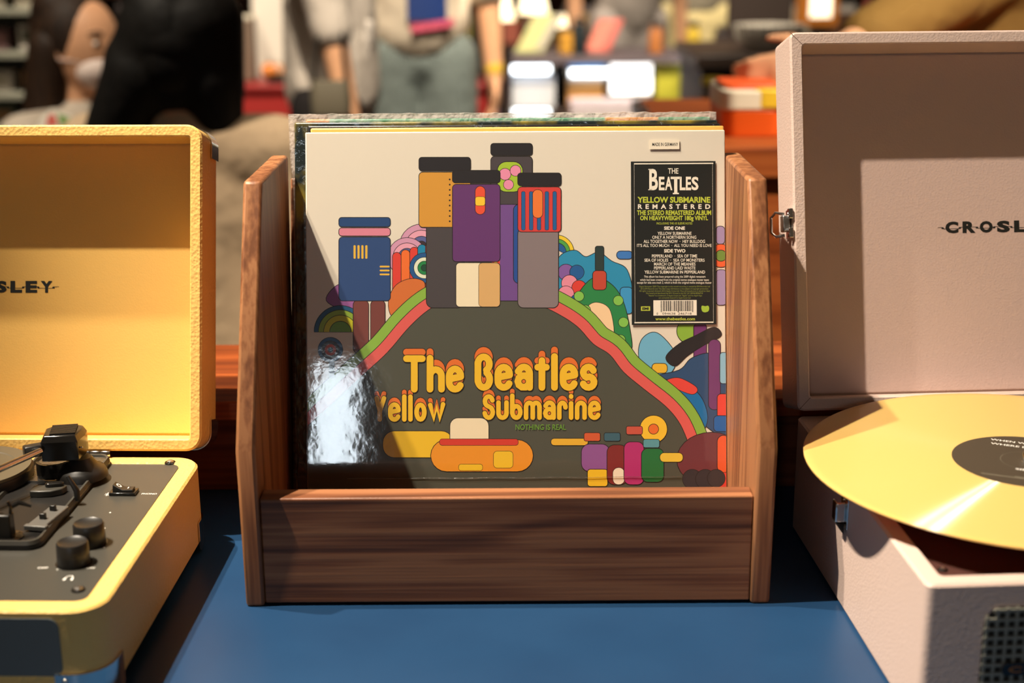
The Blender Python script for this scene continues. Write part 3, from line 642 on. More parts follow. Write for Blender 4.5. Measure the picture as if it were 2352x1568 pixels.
# rocker switch
p = yl(285, 1133, ZD); sw = MB().box((0, 0, 0.0012), (0.0185, 0.0105, 0.0024)).build('rocker_switch', M['plastic_gloss'], yp, (p.x, p.y, ZD), bevel=0.0006)
ro = MB(); ro.prism([(-0.007, 0.0024), (0.007, 0.0024), (0.0072, 0.0042), (0, 0.0040), (-0.0065, 0.0078)], -0.0036, 0.0036, lambda a, b, h: (a, h, b)); rk = ro.build('rocker', M['plastic_black'], sw, bevel=0.0004)
mb = MB()
def on_rocker(u, v): return (-0.0058 + u * 0.0055, -0.002 + v * 0.004, 0.0076 - u * 0.0034)
ringo = [(0.5 + 0.32 * math.cos(2 * PI * i / 20), 0.5 + 0.42 * math.sin(2 * PI * i / 20)) for i in range(20)]; ringi = [(0.5 + 0.18 * math.cos(2 * PI * i / 20), 0.5 + 0.26 * math.sin(2 * PI * i / 20)) for i in range(20)]
mb.add([Vector(on_rocker(*q)) + Vector((0, 0, 0.0002)) for q in ringo + ringi], [(i, (i + 1) % 20, 20 + (i + 1) % 20, 20 + i) for i in range(20)])
mb.add([(0.003, -0.0014, 0.00435), (0.0037, -0.0014, 0.0044), (0.0037, 0.0014, 0.0044), (0.003, 0.0014, 0.00435)], [(0, 1, 2, 3)])
mb.build('mark', M['ink_white'], rk, smooth=0)
# printed words on the deck
mb = MB(); ang = 0
def dk(cx, cy): return lambda a, b: (cx + a, cy + b, ZD + 0.00012)
for tx, px, py, wd, h in (('PHONO', 343, 1134, 0.0108, 0.0024), ('OFF', 98, 1304, 0.0063, 0.0023), ('POWER', 152, 1307, 0.0112, 0.0026), ('ON', 208, 1304, 0.0050, 0.0023)):
    p = yl(px, py, ZD); mw = MB(); write(mw, tx, -wd / 2, wd / 2, -h / 2, h / 2, dk(p.x, p.y), 0.015); mw.build('deck_word', M['ink_white'], yp, smooth=0)
p = yl(158, 1328, ZD)                                   # headphone mark
n = 14; a = [(0.0026 * math.cos(PI * i / n), 0.004 * math.sin(PI * i / n)) for i in range(n + 1)]; b = [(0.0020 * math.cos(PI * i / n), 0.0033 * math.sin(PI * i / n)) for i in range(n + 1)]
mb.add([(p.x + u, p.y + v, ZD + 0.00012) for u, v in a + b[::-1]], [(i, i + 1, 2 * n + 2 - i - 2, 2 * n + 2 - i - 1) for i in range(n)])
for s in (-1, 1): q = rrect(0.0014, 0.003, 0.0005, p.x + s * 0.0023, p.y - 0.0012); mb.add([(u, v, ZD + 0.00013) for u, v in q], [tuple(range(len(q)))])
mb.build('headphone_mark', M['ink_white'], yp, smooth=0); mb = MB()
p = yl(246, 1135, ZD)                                   # wireless rune beside the switch
def seg(ax, ay, bx, by, w=0.00045):
    d = Vector((bx - ax, by - ay)).normalized(); nn = Vector((-d.y, d.x)) * w / 2
    mb.add([(p.x + u.x, p.y + u.y, ZD + 0.00014) for u in (Vector((ax, ay)) - nn, Vector((bx, by)) - nn, Vector((bx, by)) + nn, Vector((ax, ay)) + nn)], [(0, 1, 2, 3)])
seg(0, -0.003, 0, 0.003); seg(0, 0.003, 0.0015, 0.0015); seg(0.0015, 0.0015, -0.0015, -0.0012); seg(0, -0.003, 0.0015, -0.0015); seg(0.0015, -0.0015, -0.0015, 0.0012)
mb.build('wireless_mark', M['ink_white'], yp, smooth=0)
for px, py in ((209, 1262), (239, 1257), (240, 1213), (253, 1177)):
    q = yl(px, py, ZD); c = circ(q.x, q.y, 0.0007, n=10); mb = MB(); mb.add([(u, v, ZD + 0.00012) for u, v in c], [tuple(range(10))]); mb.build('scale_dot', M['ink_white'], yp, smooth=0)
# platter with mat
p = yl(-70, 1075, ZD + 0.012); pc = Vector((p.x, p.y, 0)); 
pr_ = (yl(72, 1072, ZD + 0.012) - p).length
pl = MB().lathe([(pr_ - 0.004, 0.002), (pr_, 0.004), (pr_, 0.010), (pr_ - 0.001, 0.0115), (pr_ - 0.006, 0.0115)], 64).build('platter', M['plastic_black'], yp, (p.x, p.y, ZD))
MB().lathe([(pr_ - 0.0007, 0.0115), (pr_ - 0.0012, 0.0135), (pr_ - 0.012, 0.0135), (pr_ - 0.013, 0.0128), (0.02, 0.0128), (0.018, 0.0134), (0.004, 0.0134)], 64).build('rubber_mat', M['rubber_mat'], pl)
MB().lathe([(0.0036, 0.0125), (0.0036, 0.022), (0.0025, 0.0235), (0.001, 0.0238)], 16).build('spindle', M['chrome'], pl)
# tonearm plate: raised frame with ribbed field
A = yl(255, 1062, ZD); B = yl(150, 1262, ZD); Cc = yl(55, 1262, ZD)
px0, px1 = A.x - 0.055, A.x + 0.001; py0, py1 = B.y - 0.002, A.y + 0.003
plate = MB(); plate.prism(rrect(px1 - px0, py1 - py0, 0.009), 0, 0.0035)
pt = plate.build('tonearm_plate', M['plastic_black'], yp, ((px0 + px1) / 2, (py0 + py1) / 2, ZD), bevel=0.0008)
wv = px1 - px0; hv = py1 - py0
fr = MB(); oo = rrect(wv, hv, 0.009); ii = rrect(wv - 0.007, hv - 0.007, 0.006)
fr.loops([[(a, b, 0.0034) for a, b in oo], [(a, b, 0.006) for a, b in rrect(wv - 0.002, hv - 0.002, 0.008)], [(a, b, 0.006) for a, b in rrect(wv - 0.005, hv - 0.005, 0.007)], [(a, b, 0.0036) for a, b in ii]], False, False)
fr.build('raised_border', M['deck_black'], pt)
rib = MB()
for i in range(20): rib.box((0.001, hv / 2 - 0.006 - i * 0.0024, 0.0042), (wv - 0.009, 0.0011, 0.0012))
rib.build('ribbed_field', M['steel'], pt, smooth=0)
# tonearm pivot
zb = ZD + 0.0035
pv = yl(188, 1092, zb)
MB().lathe([(0.0185, 0), (0.0180, 0.003), (0.0165, 0.006), (0.012, 0.0085), (0.0085, 0.0135), (0.0078, 0.0145)], 40).build('pivot_base', M['plastic_black'], yp, (pv.x, pv.y, zb))
blk = MB(); Lh = [(-0.0145, -0.012), (0.0105, -0.0135), (0.0145, 0.0), (0.0150, 0.0105), (0.0075, 0.0155), (-0.008, 0.0150), (-0.0145, 0.008)]
blk.loops([[(a, b, 0.0) for a, b in Lh], [(a, b, 0.014) for a, b in Lh], [(a * 0.84, b * 0.84, 0.0185) for a, b in Lh]])
pb = yl(150, 1040, zb + 0.018)
hd = blk.build('pivot_block', M['plastic_gloss'], yp, (pb.x, pb.y, zb + 0.0165), (0, 0, R(12)), smooth=20, bevel=0.0008)
rb_ = MB()
for i in range(9): rb_.box((0.0005, -0.0085 + i * 0.0022, 0.0190), (0.0175, 0.0012, 0.0014))
rb_.build('ribbed_cap', M['plastic_black'], hd, smooth=0)
MB().box((-0.0195, -0.010, 0.0085), (0.014, 0.0078, 0.0085), Matrix.Rotation(R(20), 3, 'Z')).build('arm_collar', M['plastic_black'], hd, bevel=0.0012)
MB().ell((0.0128, -0.0085, 0.008), (0.0007, 0.0007, 0.0007)).build('pivot_pin', M['chrome'], hd)
a0 = yl(78, 1042, zb + 0.0255); a1 = yl(-60, 1103, zb + 0.0235)
MB().tube([a0 + (a0 - a1).normalized() * 0.006, a0, a1, a1 + (a1 - a0) * 0.9], 0.0023, 14).build('tonearm_tube', M['chrome'], yp)
# curved rest in front of the pivot, lift table, levers
q = yl(118, 1100, zb); cr = MB()
pts = [(0.0125 * math.cos(R(200 + i * 14)), 0.0125 * math.sin(R(200 + i * 14))) for i in range(11)]
cr.prism(pts + [(x * 0.8, y * 0.8) for x, y in pts[::-1]], 0.002, 0.0125); cr.build('curved_rest', M['plastic_gloss'], yp, (q.x + 0.001, q.y + 0.006, zb))
q = yl(110, 1135, zb); lt = MB(); lt.prism([(-0.011, 0.006), (0.012, 0.006), (0.0105, -0.001), (0.004, -0.0055), (-0.004, -0.0065), (-0.0105, -0.006)], 0, 0.0048); lt.build('lift_table', M['deck_black'], yp, (q.x, q.y, zb), bevel=0.0008)
q = yl(125, 1112, zb + 0.006); lv = MB(); lv.prism(rrect(0.0125, 0.0055, 0.0026), 0.0045, 0.0075); lv.build('lift_lever', M['plastic_gloss'], yp, (q.x, q.y, zb), (0, 0, R(14)), bevel=0.0008)
q = yl(178, 1148, zb); MB().tube([(0, 0, 0), (0, 0, 0.007), (-0.006, 0.002, 0.0165)], [0.0021, 0.0021, 0.0014], 12).build('cue_lever', M['plastic_black'], yp, (q.x, q.y, zb))
q = yl(113, 1196, zb); sp = MB().box((0, 0, 0.0022), (0.0125, 0.033, 0.0044)).build('speed_switch_plate', M['plastic_grey'], yp, (q.x, q.y, zb), (0, 0, R(-8)), bevel=0.0006)
for yy in (0.0075, -0.0065): MB().box((-0.0005, yy, 0.0062), (0.004, 0.003, 0.0042)).build('slider', M['plastic_black'], sp, bevel=0.0005)
MB().box((0, -0.0172, 0.0028), (0.0155, 0.0042, 0.0034)).build('switch_end', M['plastic_grey'], sp, bevel=0.0006)
q = yl(28, 1235, zb); tr = thing.__globals__['MB']()
tr.lathe([(0.0115, 0), (0.0118, 0.002), (0.0110, 0.0045), (0.0095, 0.005)], 28)
ar = tr.build('arm_rest_base', M['plastic_gloss'], yp, (q.x - 0.004, q.y, ZD))
MB().box((0, 0, 0.0125), (0.0105, 0.0085, 0.016)).build('arm_rest_post', M['plastic_black'], ar, bevel=0.001)
for s in (-1, 1): MB().tube([(s * 0.0045, 0, 0.020), (s * 0.0052, 0, 0.025), (s * 0.0036, 0, 0.0285)], 0.0011, 8).build('arm_rest_prong', M['plastic_gloss'], ar)
MB().tube([(0.0035, 0.002, 0.0235), (0.009, 0.005, 0.026), (0.017, 0.0045, 0.0235)], [0.0016, 0.0018, 0.0008], 8).build('arm_clip', M['plastic_gloss'], ar)
# front speaker grille, guards
g1 = yf(133, 1420, y=-YD / 2); g0 = yf(133, 1552, y=-YD / 2)
MB().prism(rrect(0.14, g1.z - g0.z, 0.006, g1.x - 0.07, (g1.z + g0.z) / 2), -YD / 2 - 0.0006, -YD / 2 + 0.002, lambda a, b, h: (a, h, b)).build('speaker_grille', M['grille_cloth'], yp)
for sx in (-1, 1):
    for sy in (-1, 1):
        mb = MB(); guard(mb, corner_path(sx, sy, YW, YD, 0.021, 0.009, 0.0004), 0.004, 0.0255, FB)
        gd = mb.build('corner_guard', M['chrome'], yp)
        mb = MB(); mb.ell((sx * (YW / 2 - 0.024), sy * (YD / 2 + 0.0012), 0.021), (0.002, 0.001, 0.002)); mb.build('rivet', M['steel'], gd)
        MB().lathe([(0.009, 0), (0.009, 0.006), (0.007, 0.0085)], 20).build('foot', M['plastic_black'], yp, (sx * (YW / 2 - 0.03), sy * (YD / 2 - 0.03), 0))
# lid
YL, YLD = 0.243, 0.046
FL = lambda a, b, d: (a, d, b + YL / 2)
mb = MB(); tray(mb, YW - 0.001, YL, 0.012, 0.0, YLD, 0.009, 0.040, FL)
lid = mb.build('lid', M['leather_yellow'], yp, (0, YD / 2 - 0.003, YZ1 + 0.0055), (R(-16), 0, 0))
mb = MB(); mb.prism(rrect(YW - 0.022, YL - 0.022, 0.003), 0.0388, 0.0402, FL); mb.build('lid_lining', M['lining_yellow'], lid)
for sz in (-1, 1):
    for sx in (-1, 1):
        mb = MB(); guard(mb, corner_path(sx, sz, YW - 0.001, YL, 0.012, 0.010, 0.0004), 0.026, YLD + 0.001, FL)
        mb.build('corner_guard', M['chrome'], lid)
def crosley(mb, xc, zc, wd, h, y):
    """word mark with a broken line running through it"""
    cell = wd / 7
    for i, ch in enumerate('CROSLEY'):
        x = xc - wd / 2 + cell * i
        write(mb, ch, x + cell * 0.10, x + cell * 0.86, zc - h / 2, zc + h / 2, lambda a, b: (a, y, b), 0.055)
    for i in range(-1, 8):
        x = xc - wd / 2 + cell * (i - 0.08 if i > -1 else -0.35); zz = zc - 0.05 * h + (0.06 * h if i % 2 else -0.06 * h)
        x2 = xc - wd / 2 + cell * (i + 0.98) if i < 7 else xc + wd / 2 + cell * 0.3
        mb.add([(x, y - 0.00002, zz - 0.018 * h), (x2, y - 0.00002, zz - 0.018 * h), (x2, y - 0.00002, zz + 0.018 * h), (x, y - 0.00002, zz + 0.018 * h)], [(0, 1, 2, 3)])
        if i < 7: mb.add([(x2 - cell * 0.12, y - 0.00003, zz), (x2 + cell * 0.02, y - 0.00003, zz), (x2 + cell * 0.04, y - 0.00003, zc - 0.05 * h + (-0.06 * h if i % 2 else 0.06 * h)), (x2 - cell * 0.1, y - 0.00003, zc - 0.05 * h + (-0.06 * h if i % 2 else 0.06 * h))], [(0, 1, 2, 3)])
def lidpt(px, py, org, ang, d):
    """point of a lid's lining plane seen at that picture point, in the lid's frame"""
    rm = Matrix.Rotation(ang, 3, 'Z') @ Matrix.Rotation(R(-16), 3, 'X'); n = rm @ Vector((0, 1, 0)); p0 = org + n * d
    dr = cf + cR * ((px - 1176) / FPX) - cU * ((py - 784) / FPX)
    return rm.inverted() @ (CAM + dr * ((p0 - CAM).dot(n) / dr.dot(n)) - org)
LO = YO + Yi.inverted() @ lid.location
e = lidpt(125, 645, LO, YA, 0.0386); f = lidpt(125, 672, LO, YA, 0.0386)
mb = MB(); wd = 0.083; crosley(mb, e.x - wd / 2, (e.z + f.z) / 2, wd, e.z - f.z, 0.0386)
mb.build('brand_lettering', M['ink_black'], lid, smooth=0)
# hinges
for xc in (-0.10, 0.085):
    hb = MB()
    for i in range(6): hb.lathe([(0.0026, 0), (0.0028, 0.0005), (0.0028, 0.0068), (0.0026, 0.0073)], 16, (xc - 0.022 + i * 0.0076, 0, 0), 0, Matrix.Rotation(R(90), 3, 'Y'))
    hg = hb.build('hinge', M['chrome'], yp, (0, YD / 2 - 0.001, YZ1 + 0.0028))
    MB().box((xc, 0.004, 0.0004), (0.045, 0.006, 0.0008)).build('hinge_leaf', M['chrome'], hg)

# ---------------- pink player
PO = Vector((0.4118, 0.8787, T)); PA = R(3.25); PW, PD, PZ1 = 0.38, 0.29, 0.09
pp = thing('record_player', 'open pale pink suitcase record player right of the crate', 'record player', PO, (0, 0, PA), 'suitcase record players')
Pi = Matrix.Rotation(-PA, 3, 'Z')
def pl_(px, py, z): return Pi @ (at(px, py, z=T + z) - PO)
def pf(px, py, n, v):
    n = Pi.inverted() @ Vector(n); p0 = PO + n * v; dr = cf + cR * ((px - 1176) / FPX) - cU * ((py - 784) / FPX)
    return Pi @ (CAM + dr * ((p0 - CAM).dot(n) / dr.dot(n)) - PO)
mb = MB(); tray(mb, PW, PD, 0.005, PZ1, 0.001, 0.012, 0.007, FB, 4); mb.build('base_case', M['leather_pink'], pp)
mb = MB(); mb.prism(rrect(PW - 0.0245, PD - 0.0245, 0.003), PZ1 - 0.0075, PZ1 - 0.006); mb.build('deck_plate', M['felt_red'], pp)
p = pl_(2165, 1309, PZ1 - 0.006); screw(pp, p.x, p.y, PZ1 - 0.006, 0.003); screw(pp, -p.x, p.y, PZ1 - 0.006, 0.003); screw(pp, p.x, -p.y, PZ1 - 0.006, 0.003)
rc = Pi @ (Vector((0.336, 0.870, T)) - PO)
pl = MB().lathe([(0.088, 0), (0.090, 0.002), (0.090, 0.018), (0.086, 0.0205), (0.004, 0.0205)], 64).build('platter', M['plastic_black'], pp, (rc.x, rc.y, PZ1 - 0.006))
MB().lathe([(0.0036, 0.0205), (0.0036, 0.0285), (0.0022, 0.0305), (0.001, 0.031)], 16).build('spindle', M['chrome'], pl)
# tonearm at the far right of the deck
MB().lathe([(0.02, 0), (0.02, 0.012), (0.012, 0.02), (0.010, 0.034)], 32).build('tonearm_pivot', M['plastic_black'], pp, (0.150, 0.085, PZ1 - 0.006))
MB().tube([(0.150, 0.10, PZ1 + 0.028), (0.152, 0.0, PZ1 + 0.027), (0.148, -0.09, PZ1 + 0.024)], 0.003, 12).build('tonearm_tube', M['chrome'], pp)
# speaker grille: bars over a dark opening
gt = pf(2300, 1400, (0, 1, 0), -PD / 2); gl = pf(2251, 1520, (0, 1, 0), -PD / 2)
GX0, GX1, GZ1, GZ0 = gl.x, gl.x + 0.31, gt.z + 0.002, gt.z - 0.058
gb = MB().prism(rrect(GX1 - GX0, GZ1 - GZ0, 0.011, (GX0 + GX1) / 2, (GZ0 + GZ1) / 2), -PD / 2 - 0.0003, -PD / 2 + 0.001, lambda a, b, h: (a, h, b)).build('speaker_grille', M['grille_dark'], pp)
pit = 0.00565; nb = int((GX1 - GX0) / pit); v0 = None
def inset(u):                      # shorten bars at the rounded ends
    return 0.011 - math.sqrt(max(0.011 ** 2 - max(0.011 - u, 0) ** 2, 0))
for i in range(nb + 1):
    x = GX0 + 0.0016 + i * pit; ins = inset(min(x - GX0, max(GX1 - x, 0.0)))
    MB().box((x, -PD / 2 - 0.0008, (GZ0 + GZ1) / 2), (0.0017, 0.0012, GZ1 - GZ0 - 2 * ins)).build('grille_bar', M['grille_grey'], gb, smooth=0)
z = GZ0 + 0.0016
while z < GZ1:
    ins = inset(min(z - GZ0, GZ1 - z))
    MB().box(((GX0 + GX1) / 2, -PD / 2 - 0.0011, z), (GX1 - GX0 - 2 * ins, 0.0012, 0.0017)).build('grille_bar', M['grille_grey'], gb, smooth=0); z += pit
e = pf(2298, 1532, (0, 1, 0), -PD / 2)
bp_ = MB().prism(rrect(0.062, 0.0075, 0.0025, e.x + 0.031, e.z), -PD / 2 - 0.003, -PD / 2 - 0.0012, lambda a, b, h: (a, h, b)).build('brand_plate', M['plastic_gloss'], pp)
mb = MB(); write(mb, 'CROSLEY', e.x + 0.0035, e.x + 0.058, e.z - 0.002, e.z + 0.002, lambda a, b: (a, -PD / 2 - 0.0031, b), 0.03, 1.2); mb.build('lettering', mat('brass_ink', sr(190, 110, 50), 0.35, 0.6), bp_, smooth=0)
# catch on the left side of the case
e = pf(1943, 1165, (1, 0, 0), -PW / 2)
ct = MB().box((0, 0, 0), (0.0012, 0.016, 0.026)).build('catch_plate', M['chrome'], pp, (-PW / 2 - 0.0006, e.y, e.z), bevel=0.0004)
MB().box((-0.004, 0, -0.002), (0.007, 0.009, 0.014)).build('catch_hook', M['chrome'], ct, bevel=0.001)
MB().prism([(-0.0012, -0.010), (-0.0075, -0.009), (-0.0012, -0.018)], -0.0045, 0.0045, lambda a, b, h: (a, h, b)).build('catch_tongue', M['plastic_gloss'], ct, bevel=0.0004)
# lid
PL, PLD = 0.283, 0.047
FP = lambda a, b, d: (a, d, b + PL / 2)
mb = MB(); tray(mb, PW, PL, 0.005, 0.0, PLD, 0.0095, 0.038, FP, 4)
lid = mb.build('lid', M['leather_pink'], pp, (-0.001, PD / 2 - 0.006, PZ1 + 0.006), (R(-16), 0, 0))
mb = MB(); mb.prism(rrect(PW - 0.0225, PL - 0.0225, 0.002), 0.0365, 0.0382, FP); mb.build('lid_lining', M['lining_pink'], lid)
SEAM = mat('seam_brown', sr(110, 84, 74), 0.7)
for sz in (-1, 1):
    for sx in (-1, 1):
        c = Vector((sx * (PW / 2 - 0.0005), PL / 2 + sz * (PL / 2 - 0.0005))); d = Vector((-sx, -sz)) * 0.0092; nn = Vector((d.y, -d.x)).normalized() * 0.0002
        mb = MB(); mb.add([(q.x, -0.00005, q.y) for q in (c - nn, c + d - nn, c + d + nn, c + nn)], [(0, 1, 2, 3)]); mb.build('mitre_seam', SEAM, lid, smooth=0)
LOp = PO + Pi.inverted() @ lid.location
e = lidpt(2167, 509, LOp, PA, 0.0364); f = lidpt(2167, 536, LOp, PA, 0.0364); wd = 0.0955
mb = MB(); crosley(mb, e.x + wd / 2, (e.z + f.z) / 2, wd, e.z - f.z, 0.0364); mb.build('brand_lettering', M['ink_black'], lid, smooth=0)
# draw latch on the lid's left side
lz = (lidpt(1800, 512, LOp, PA, 0.0)).z
la = MB().box((0, 0, 0), (0.0012, 0.018, 0.022)).build('latch_plate', M['chrome'], lid, (-PW / 2 - 0.0006, 0.010, lz), bevel=0.0004)
MB().box((-0.0038, -0.002, 0), (0.006, 0.008, 0.0125)).build('latch_body', M['steel'], la, bevel=0.001)
MB().tube([(-0.004, 0.0, 0.0075), (-0.0105, 0.0015, 0.0085), (-0.0135, 0.003, 0.005), (-0.0135, 0.003, -0.006), (-0.0105, 0.0015, -0.0095), (-0.004, 0.0, -0.0085)], 0.0012, 8).build('latch_loop', M['chrome'], la)
for s in (-1, 1): MB().box((-0.0016, -0.0085, s * 0.0072), (0.0034, 0.0045, 0.0075)).build('latch_ear', M['chrome'], la, bevel=0.0005)
for xc in (-0.10, 0.10):
    hb = MB()
    for i in range(5): hb.lathe([(0.0026, 0), (0.0028, 0.0005), (0.0028, 0.0068), (0.0026, 0.0073)], 16, (xc - 0.018 + i * 0.0076, 0, 0), 0, Matrix.Rotation(R(90), 3, 'Y'))
    hb.build('hinge', M['chrome'], pp, (0, PD / 2 - 0.004, PZ1 + 0.0028))
# the record
RR = 0.1436
rec = thing('vinyl_record', 'glossy yellow vinyl record lying on the pink player', 'record', (0.336, 0.870, T + 0.1055), (0, 0, 0))
MB().lathe([(0.0037, 0), (RR - 0.001, -0.0002), (RR, 0.0004), (RR, 0.0011), (RR - 0.0012, 0.0016), (RR - 0.006, 0.00145), (0.058, 0.00145), (0.055, 0.0017), (0.0037, 0.0017)], 128, cap=False).build('disc', M['vinyl'], rec)
lb = MB().lathe([(0.0037, 0.0018), (0.0476, 0.0018), (0.0476, 0.00165)], 72, cap=False).build('centre_label', M['label_dark'], rec)
mb = MB(); ca, sa = math.cos(R(-24)), math.sin(R(-24))
ql = at(2275, 1010, z=T + 0.1073) - rec.location
def lab(ox, oy): return lambda a, b: (ox + a * ca - b * sa, oy + a * sa + b * ca, 0.00186)
write(mb, 'WHEN WE ALL FALL ASLEEP', 0, 0.066, 0, 0.0032, lab(ql.x, ql.y), 0.01); mb.build('title_line', M['ink_white'], lb, smooth=0); mb = MB(); ql = at(2275, 1019, z=T + 0.1073) - rec.location
write(mb, 'WHERE DO WE GO?', 0, 0.05, 0, 0.0032, lab(ql.x, ql.y), 0.01)
ql = at(2332, 1078, z=T + 0.1073) - rec.location; mb.build('title_line', M['ink_white'], lb, smooth=0); mb = MB(); write(mb, 'SIDE', 0, 0.011, 0, 0.003, lab(ql.x, ql.y), 0.02)
mb.build('side_word', M['ink_white'], lb, smooth=0)
mb = MB(); ring = [((0.0168 + s) * math.cos(2 * PI * i / 48), (0.0168 + s) * math.sin(2 * PI * i / 48), 0.00184) for s in (0, 0.0003) for i in range(48)]
mb.add(ring, [(i, (i + 1) % 48, 48 + (i + 1) % 48, 48 + i) for i in range(48)])
ql = at(2255, 1083, z=T + 0.1073) - rec.location
for k in range(2):
    f_ = lab(ql.x, ql.y); mb.add([f_(0.0 + k * 0.02, -0.0034 + 0.002 * k), f_(0.034 + k * 0.02, -0.0034 + 0.002 * k), f_(0.034 + k * 0.02, -0.0018 + 0.002 * k), f_(0.0 + k * 0.02, -0.0018 + 0.002 * k)], [(0, 1, 2, 3)])
mb.build('label_small_print', mat('label_grey', (0.13, 0.11, 0.075), 0.6), lb, smooth=0)
#BACKGROUND
# ================================================================== THE SHOP BEHIND
def zat(px, py, Y): return at(px, py, y=Y).z
def xat(px, Y, py=150): return at(px, py, y=Y).x
def slab(name, label, cat, x0, x1, y0, y1, ztop, m_body, m_top, th=0.035):
    t = thing(name, label, cat, ((x0 + x1) / 2, (y0 + y1) / 2, 0)); w_, d_ = x1 - x0, y1 - y0
    MB().box((0, 0, (ztop - th) / 2), (w_ - 0.03, d_ - 0.03, ztop - th)).build('carcass', m_body, t, bevel=0.004)
    MB().box((0, 0, ztop - th / 2), (w_, d_, th)).build('counter_top', m_top, t, bevel=0.004)
    return t
def carton(name, label, cat, px0, px1, pytop, Y, zb, depth, m, m2=None, band=0.22, rotz=0, group=None):
    """box with a separate lid band, its front face at Y, standing on height zb"""
    x0, x1 = xat(px0, Y, pytop), xat(px1, Y, pytop); zt = zat((px0 + px1) / 2, pytop, Y); h = max(zt - zb, 0.01); w_ = x1 - x0
    t = thing(name, label, cat, ((x0 + x1) / 2, Y + depth / 2, zb), (0, 0, rotz), group)
    MB().box((0, 0, h * (1 - band) / 2), (w_ * 0.985, depth * 0.985, h * (1 - band))).build('box_body', m, t, bevel=min(0.006, w_ / 8))
    MB().box((0, 0, h * (1 - band / 2)), (w_, depth, h * band)).build('box_lid', m2 or m, t, bevel=min(0.006, w_ / 8))
    return t
def cm(r, g, b, rough=0.6, e=0): return mat('goods_%d_%d_%d' % (r, g, b), sr(r, g, b), rough, emit=((sr(r, g, b)), e) if e else None)

# ---- red counter and what stands on it
RY = 4.6; RZ = zat(640, 196, RY)
slab('red_counter', 'low red display counter behind the standing shoppers', 'counter', xat(470, RY), xat(1150, RY), RY, RY + 0.7, RZ, cm(150, 34, 30, 0.5), cm(140, 30, 28, 0.4), 0.02)
carton('tall_carton', 'tall white carton on the red counter beside the black-haired shopper', 'box', 572, 650, -70, RY + 0.22, RZ, 0.14, cm(214, 204, 190), cm(220, 212, 200), 0.1)
carton('brown_carton', 'narrow taupe carton next to the tall white carton', 'box', 540, 574, 38, RY + 0.12, RZ, 0.1, cm(112, 92, 76), cm(200, 190, 170), 0.05)
tr = thing('serving_tray', 'dark tray holding small goods on the red counter', 'tray', (xat(648, RY), RY + 0.12, RZ))
MB().prism(rrect(0.12, 0.14, 0.015), 0, 0.008).build('tray_base', cm(24, 34, 32, 0.3), tr, bevel=0.002)
mb = MB(); mb.loops([[(a, b, 0.006) for a, b in rrect(0.12, 0.14, 0.015)], [(a, b, 0.024) for a, b in rrect(0.13, 0.15, 0.017)], [(a, b, 0.024) for a, b in rrect(0.122, 0.142, 0.015)], [(a, b, 0.008) for a, b in rrect(0.112, 0.132, 0.013)]], False, False); mb.build('tray_rim', cm(28, 38, 36, 0.3), tr)
for i, (px, dy, r, col, lab_) in enumerate(((618, 0.10, 0.027, (206, 120, 50), 'small orange bauble at the left end of the dark tray'), (640, 0.14, 0.024, (190, 150, 120), 'small pale pink bauble in the middle of the dark tray'), (664, 0.09, 0.026, (214, 128, 40), 'small bright orange bauble at the right end of the dark tray'))):
    x = xat(px, RY + dy); b = thing('bauble', lab_, 'ornament', (x, RY + dy, RZ + 0.0095), group='baubles on the tray')
    MB().ell((0, 0, r), (r, r, r)).build('ball', cm(*col, 0.25), b); MB().lathe([(0.006, 2 * r - 0.002), (0.006, 2 * r + 0.006), (0.003, 2 * r + 0.008)], 12).build('cap', M['steel'], b)
spk = thing('loudspeaker', 'dark grey upright loudspeaker on the red counter', 'loudspeaker', (xat(1118, RY + 0.2), RY + 0.3, RZ)); hh = zat(1118, 36, RY + 0.2) - RZ
MB().box((0, 0, hh / 2), (0.094, 0.12, hh)).build('cabinet', cm(62, 54, 46, 0.6), spk, bevel=0.008)
for zz, r in ((0.32, 0.034), (0.72, 0.022)):
    MB().lathe([(r, 0), (r, 0.004), (r * 0.9, 0.005), (r * 0.75, 0.001), (r * 0.3, -0.002), (0.001, 0.001)], 28, (0, -0.060, hh * zz), 0, Matrix.Rotation(R(90), 3, 'X')).build('driver', cm(40, 36, 32, 0.5), spk)

# ---- lit shelf with goods in the middle of the picture
SY = 5.2; Z1 = zat(1400, 128, SY); Z0 = zat(1400, 252, SY); SX0, SX1 = xat(1160, SY), xat(1705, SY)
DK = cm(46, 30, 22, 0.5)
sh = thing('display_shelf', 'dark two-tier display shelf with lit goods behind the crate', 'shelf', ((SX0 + SX1) / 2, SY + 0.2, 0)); wv = SX1 - SX0
MB().box((0, 0, Z1 - 0.015), (wv, 0.4, 0.03)).build('shelf_board', cm(100, 88, 92, 0.5), sh, bevel=0.003)
MB().box((0, 0, Z0 - 0.015), (wv, 0.4, 0.03)).build('shelf_board', DK, sh, bevel=0.003)
MB().box((0, 0.0, (Z0 - 0.03) / 2), (wv - 0.02, 0.38, Z0 - 0.03)).build('shelf_base', DK, sh, bevel=0.003)
MB().box((0, 0.19, (Z0 + Z1) / 2), (wv, 0.02, Z1 - Z0)).build('back_panel', DK, sh)
for s in (-1, 1): MB().box((s * (wv / 2 - 0.012), 0, (Z0 + Z1) / 2), (0.024, 0.4, Z1 - Z0)).build('side_board', DK, sh)
LIT = mat('lit_tube', (1, 1, 1), 0.4, emit=((0.86, 0.94, 1.0), 5.0))
